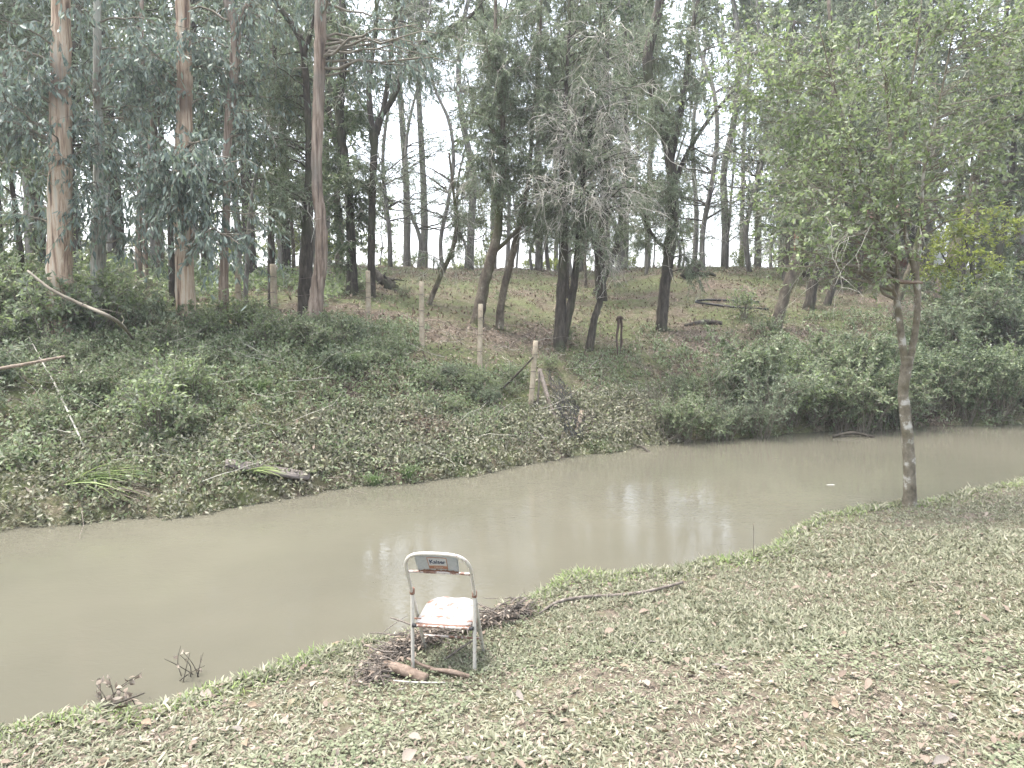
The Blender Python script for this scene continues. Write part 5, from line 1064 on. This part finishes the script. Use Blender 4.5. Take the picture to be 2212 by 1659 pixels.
# seat pan: straight hinge edge near, rounded edge toward the river
n = 27; yy = np.concatenate([np.linspace(0, .26, 9), .26 + .14 * np.sin(np.linspace(0, 1, 19)[1:] * math.pi / 2)]); m = MB(); rows = []
halfw = [.186 if q < .26 else .06 + .126 * (max(0.0, 1 - ((q - .26) / .1401) ** 2)) ** .5 for q in yy]
nx = 11
for z0 in (0, 1):
    for j, q in enumerate(yy):
        for i in range(nx):
            t = -1 + 2 * i / (nx - 1); z = .335 + .012 * (q / .4) + .010 * t * t - .006 * math.sin(q / .4 * math.pi) - (.004 if z0 else 0)
            edge = max(abs(t), 0 if 0 < j < n - 1 else 1)
            if edge == 1: z -= .005
            rows.append((t * halfw[j], q - .004, z))
        
V = np.array(rows); fq = []
g = lambda l, j, i: l * n * nx + j * nx + i
for j in range(n - 1):
    for i in range(nx - 1): fq += [(g(0, j, i), g(0, j, i + 1), g(0, j + 1, i + 1), g(0, j + 1, i)), (g(1, j, i), g(1, j + 1, i), g(1, j + 1, i + 1), g(1, j, i + 1))]
for j in range(n - 1):
    fq += [(g(0, j, 0), g(0, j + 1, 0), g(1, j + 1, 0), g(1, j, 0)), (g(0, j, nx - 1), g(1, j, nx - 1), g(1, j + 1, nx - 1), g(0, j + 1, nx - 1))]
for i in range(nx - 1):
    fq += [(g(0, 0, i), g(1, 0, i), g(1, 0, i + 1), g(0, 0, i + 1)), (g(0, n - 1, i), g(0, n - 1, i + 1), g(1, n - 1, i + 1), g(1, n - 1, i))]
m.add(V, fq); m.build('seat', M['seat_paint'], chair)
ctube('seat_edge', [(-.186, -.006, .326), (0, -.006, .326), (.186, -.006, .326)], .007, 'rust', 8)
# backrest sheet, gently curved between the top tube and the rail
def back_pt(t, q, off=0.):      # t -1..1 across, q 0 bottom..1 top
    hw = .132 + (.142 - .132) * q - .0; z = .724 + q * (.872 - .724) - .010 * t * t * q; y = fy(z) + .024 * (1 - t * t) * (1 - q * .8)
    return (t * hw, y - off, z)
m = MB(); nx, ny = 17, 7; V = [back_pt(-1 + 2 * i / (nx - 1), j / (ny - 1), o) for o in (.002, -.002) for j in range(ny) for i in range(nx)]
g = lambda l, j, i: l * nx * ny + j * nx + i; fq = []
for j in range(ny - 1):
    for i in range(nx - 1): fq += [(g(0, j, i), g(0, j, i + 1), g(0, j + 1, i + 1), g(0, j + 1, i)), (g(1, j, i), g(1, j + 1, i), g(1, j + 1, i + 1), g(1, j, i + 1))]
for j in range(ny - 1): fq += [(g(0, j, 0), g(0, j + 1, 0), g(1, j + 1, 0), g(1, j, 0)), (g(0, j, nx - 1), g(1, j, nx - 1), g(1, j + 1, nx - 1), g(0, j + 1, nx - 1))]
for i in range(nx - 1): fq += [(g(0, 0, i), g(1, 0, i), g(1, 0, i + 1), g(0, 0, i + 1)), (g(0, ny - 1, i), g(0, ny - 1, i + 1), g(1, ny - 1, i + 1), g(1, ny - 1, i))]
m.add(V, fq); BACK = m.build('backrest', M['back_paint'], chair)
# rust band along the lower edge with a ragged outline
m = MB(); n = 60; t = np.linspace(-.99, .99, n); hgt = .05 + .06 * np.abs(fbm(t * 9, t * 3, 1., 81, 4)) + .04 * np.abs(np.random.default_rng(5).normal(size=n))
V = [back_pt(a_, 0.0, .0032) for a_ in t] + [back_pt(a_, h_, .0032) for a_, h_ in zip(t, hgt)]
m.add(V, [(i, i + 1, n + i + 1, n + i) for i in range(n - 1)]); m.build('rust_edge', M['rust'], BACK)
def patch_on(name, t0, t1, q0, q1, off, mat, rnd=.0):
    m = MB(); nx = 9; pts = []
    for j, q in enumerate((q0, q1)):
        for i in range(nx): pts.append(back_pt(t0 + (t1 - t0) * i / (nx - 1), q, off))
    m.add(pts, [(i, i + 1, nx + i + 1, nx + i) for i in range(nx - 1)]); return m.build(name, M[mat], BACK, smooth_sh=False)
patch_on('logo_border', -.46, .46, .16, .84, .0034, 'print_orange')
patch_on('logo_line', -.43, .43, .34, .81, .0038, 'print_cream')
patch_on('logo_field', -.415, .415, .385, .785, .0042, 'print_white')
def letters(txt, name, tc, qc, height, mat, off, bold=0.):
    cu = bpy.data.curves.new(name, 'FONT'); cu.body = txt; cu.align_x = 'CENTER'; cu.align_y = 'CENTER'; cu.size = 1.; cu.offset = bold; cu.resolution_u = 3; cu.fill_mode = 'FRONT'
    o = bpy.data.objects.new(name, cu); COL.objects.link(o); dg = bpy.context.evaluated_depsgraph_get(); me = bpy.data.meshes.new_from_object(o.evaluated_get(dg)); bpy.data.objects.remove(o); bpy.data.curves.remove(cu)
    co = np.zeros(len(me.vertices) * 3); me.vertices.foreach_get('co', co); co = co.reshape(-1, 3); out = []
    for a_ in co:
        out.append(back_pt(tc + a_[0] * height / .136, qc + a_[1] * height / .135, off))
    me.vertices.foreach_set('co', np.array(out).ravel()); me.materials.clear(); me.materials.append(M[mat]); me.update()
    k = bpy.data.objects.new(name, me); COL.objects.link(k); k.parent = BACK; return k
letters('Kaiser', 'logo_word', 0, .57, .0405, 'print_navy', .0047, .032)
letters('CERVEJA', 'logo_small_word', 0, .245, .0155, 'print_cream', .0047, .01)

# ------------------------------------------------------------------ thin damp air
m, t, b = new_mat('thin_haze'); t.nodes.remove(b)
pv = t.nodes.new('ShaderNodeVolumePrincipled'); pv.inputs['Color'].default_value = (.94, .96, 1., 1); pv.inputs['Density'].default_value = .0013; pv.inputs['Anisotropy'].default_value = .2
t.links.new(pv.outputs[0], t.nodes['Material Output'].inputs['Volume'])
mb = MB(); box(mb, (0, 300, 21), 1300, 1300, 46, bev=.01)
tag(mb.build('haze', m, smooth_sh=False), 'thin pale damp haze hanging in the whole wood', 'haze', kind='stuff')
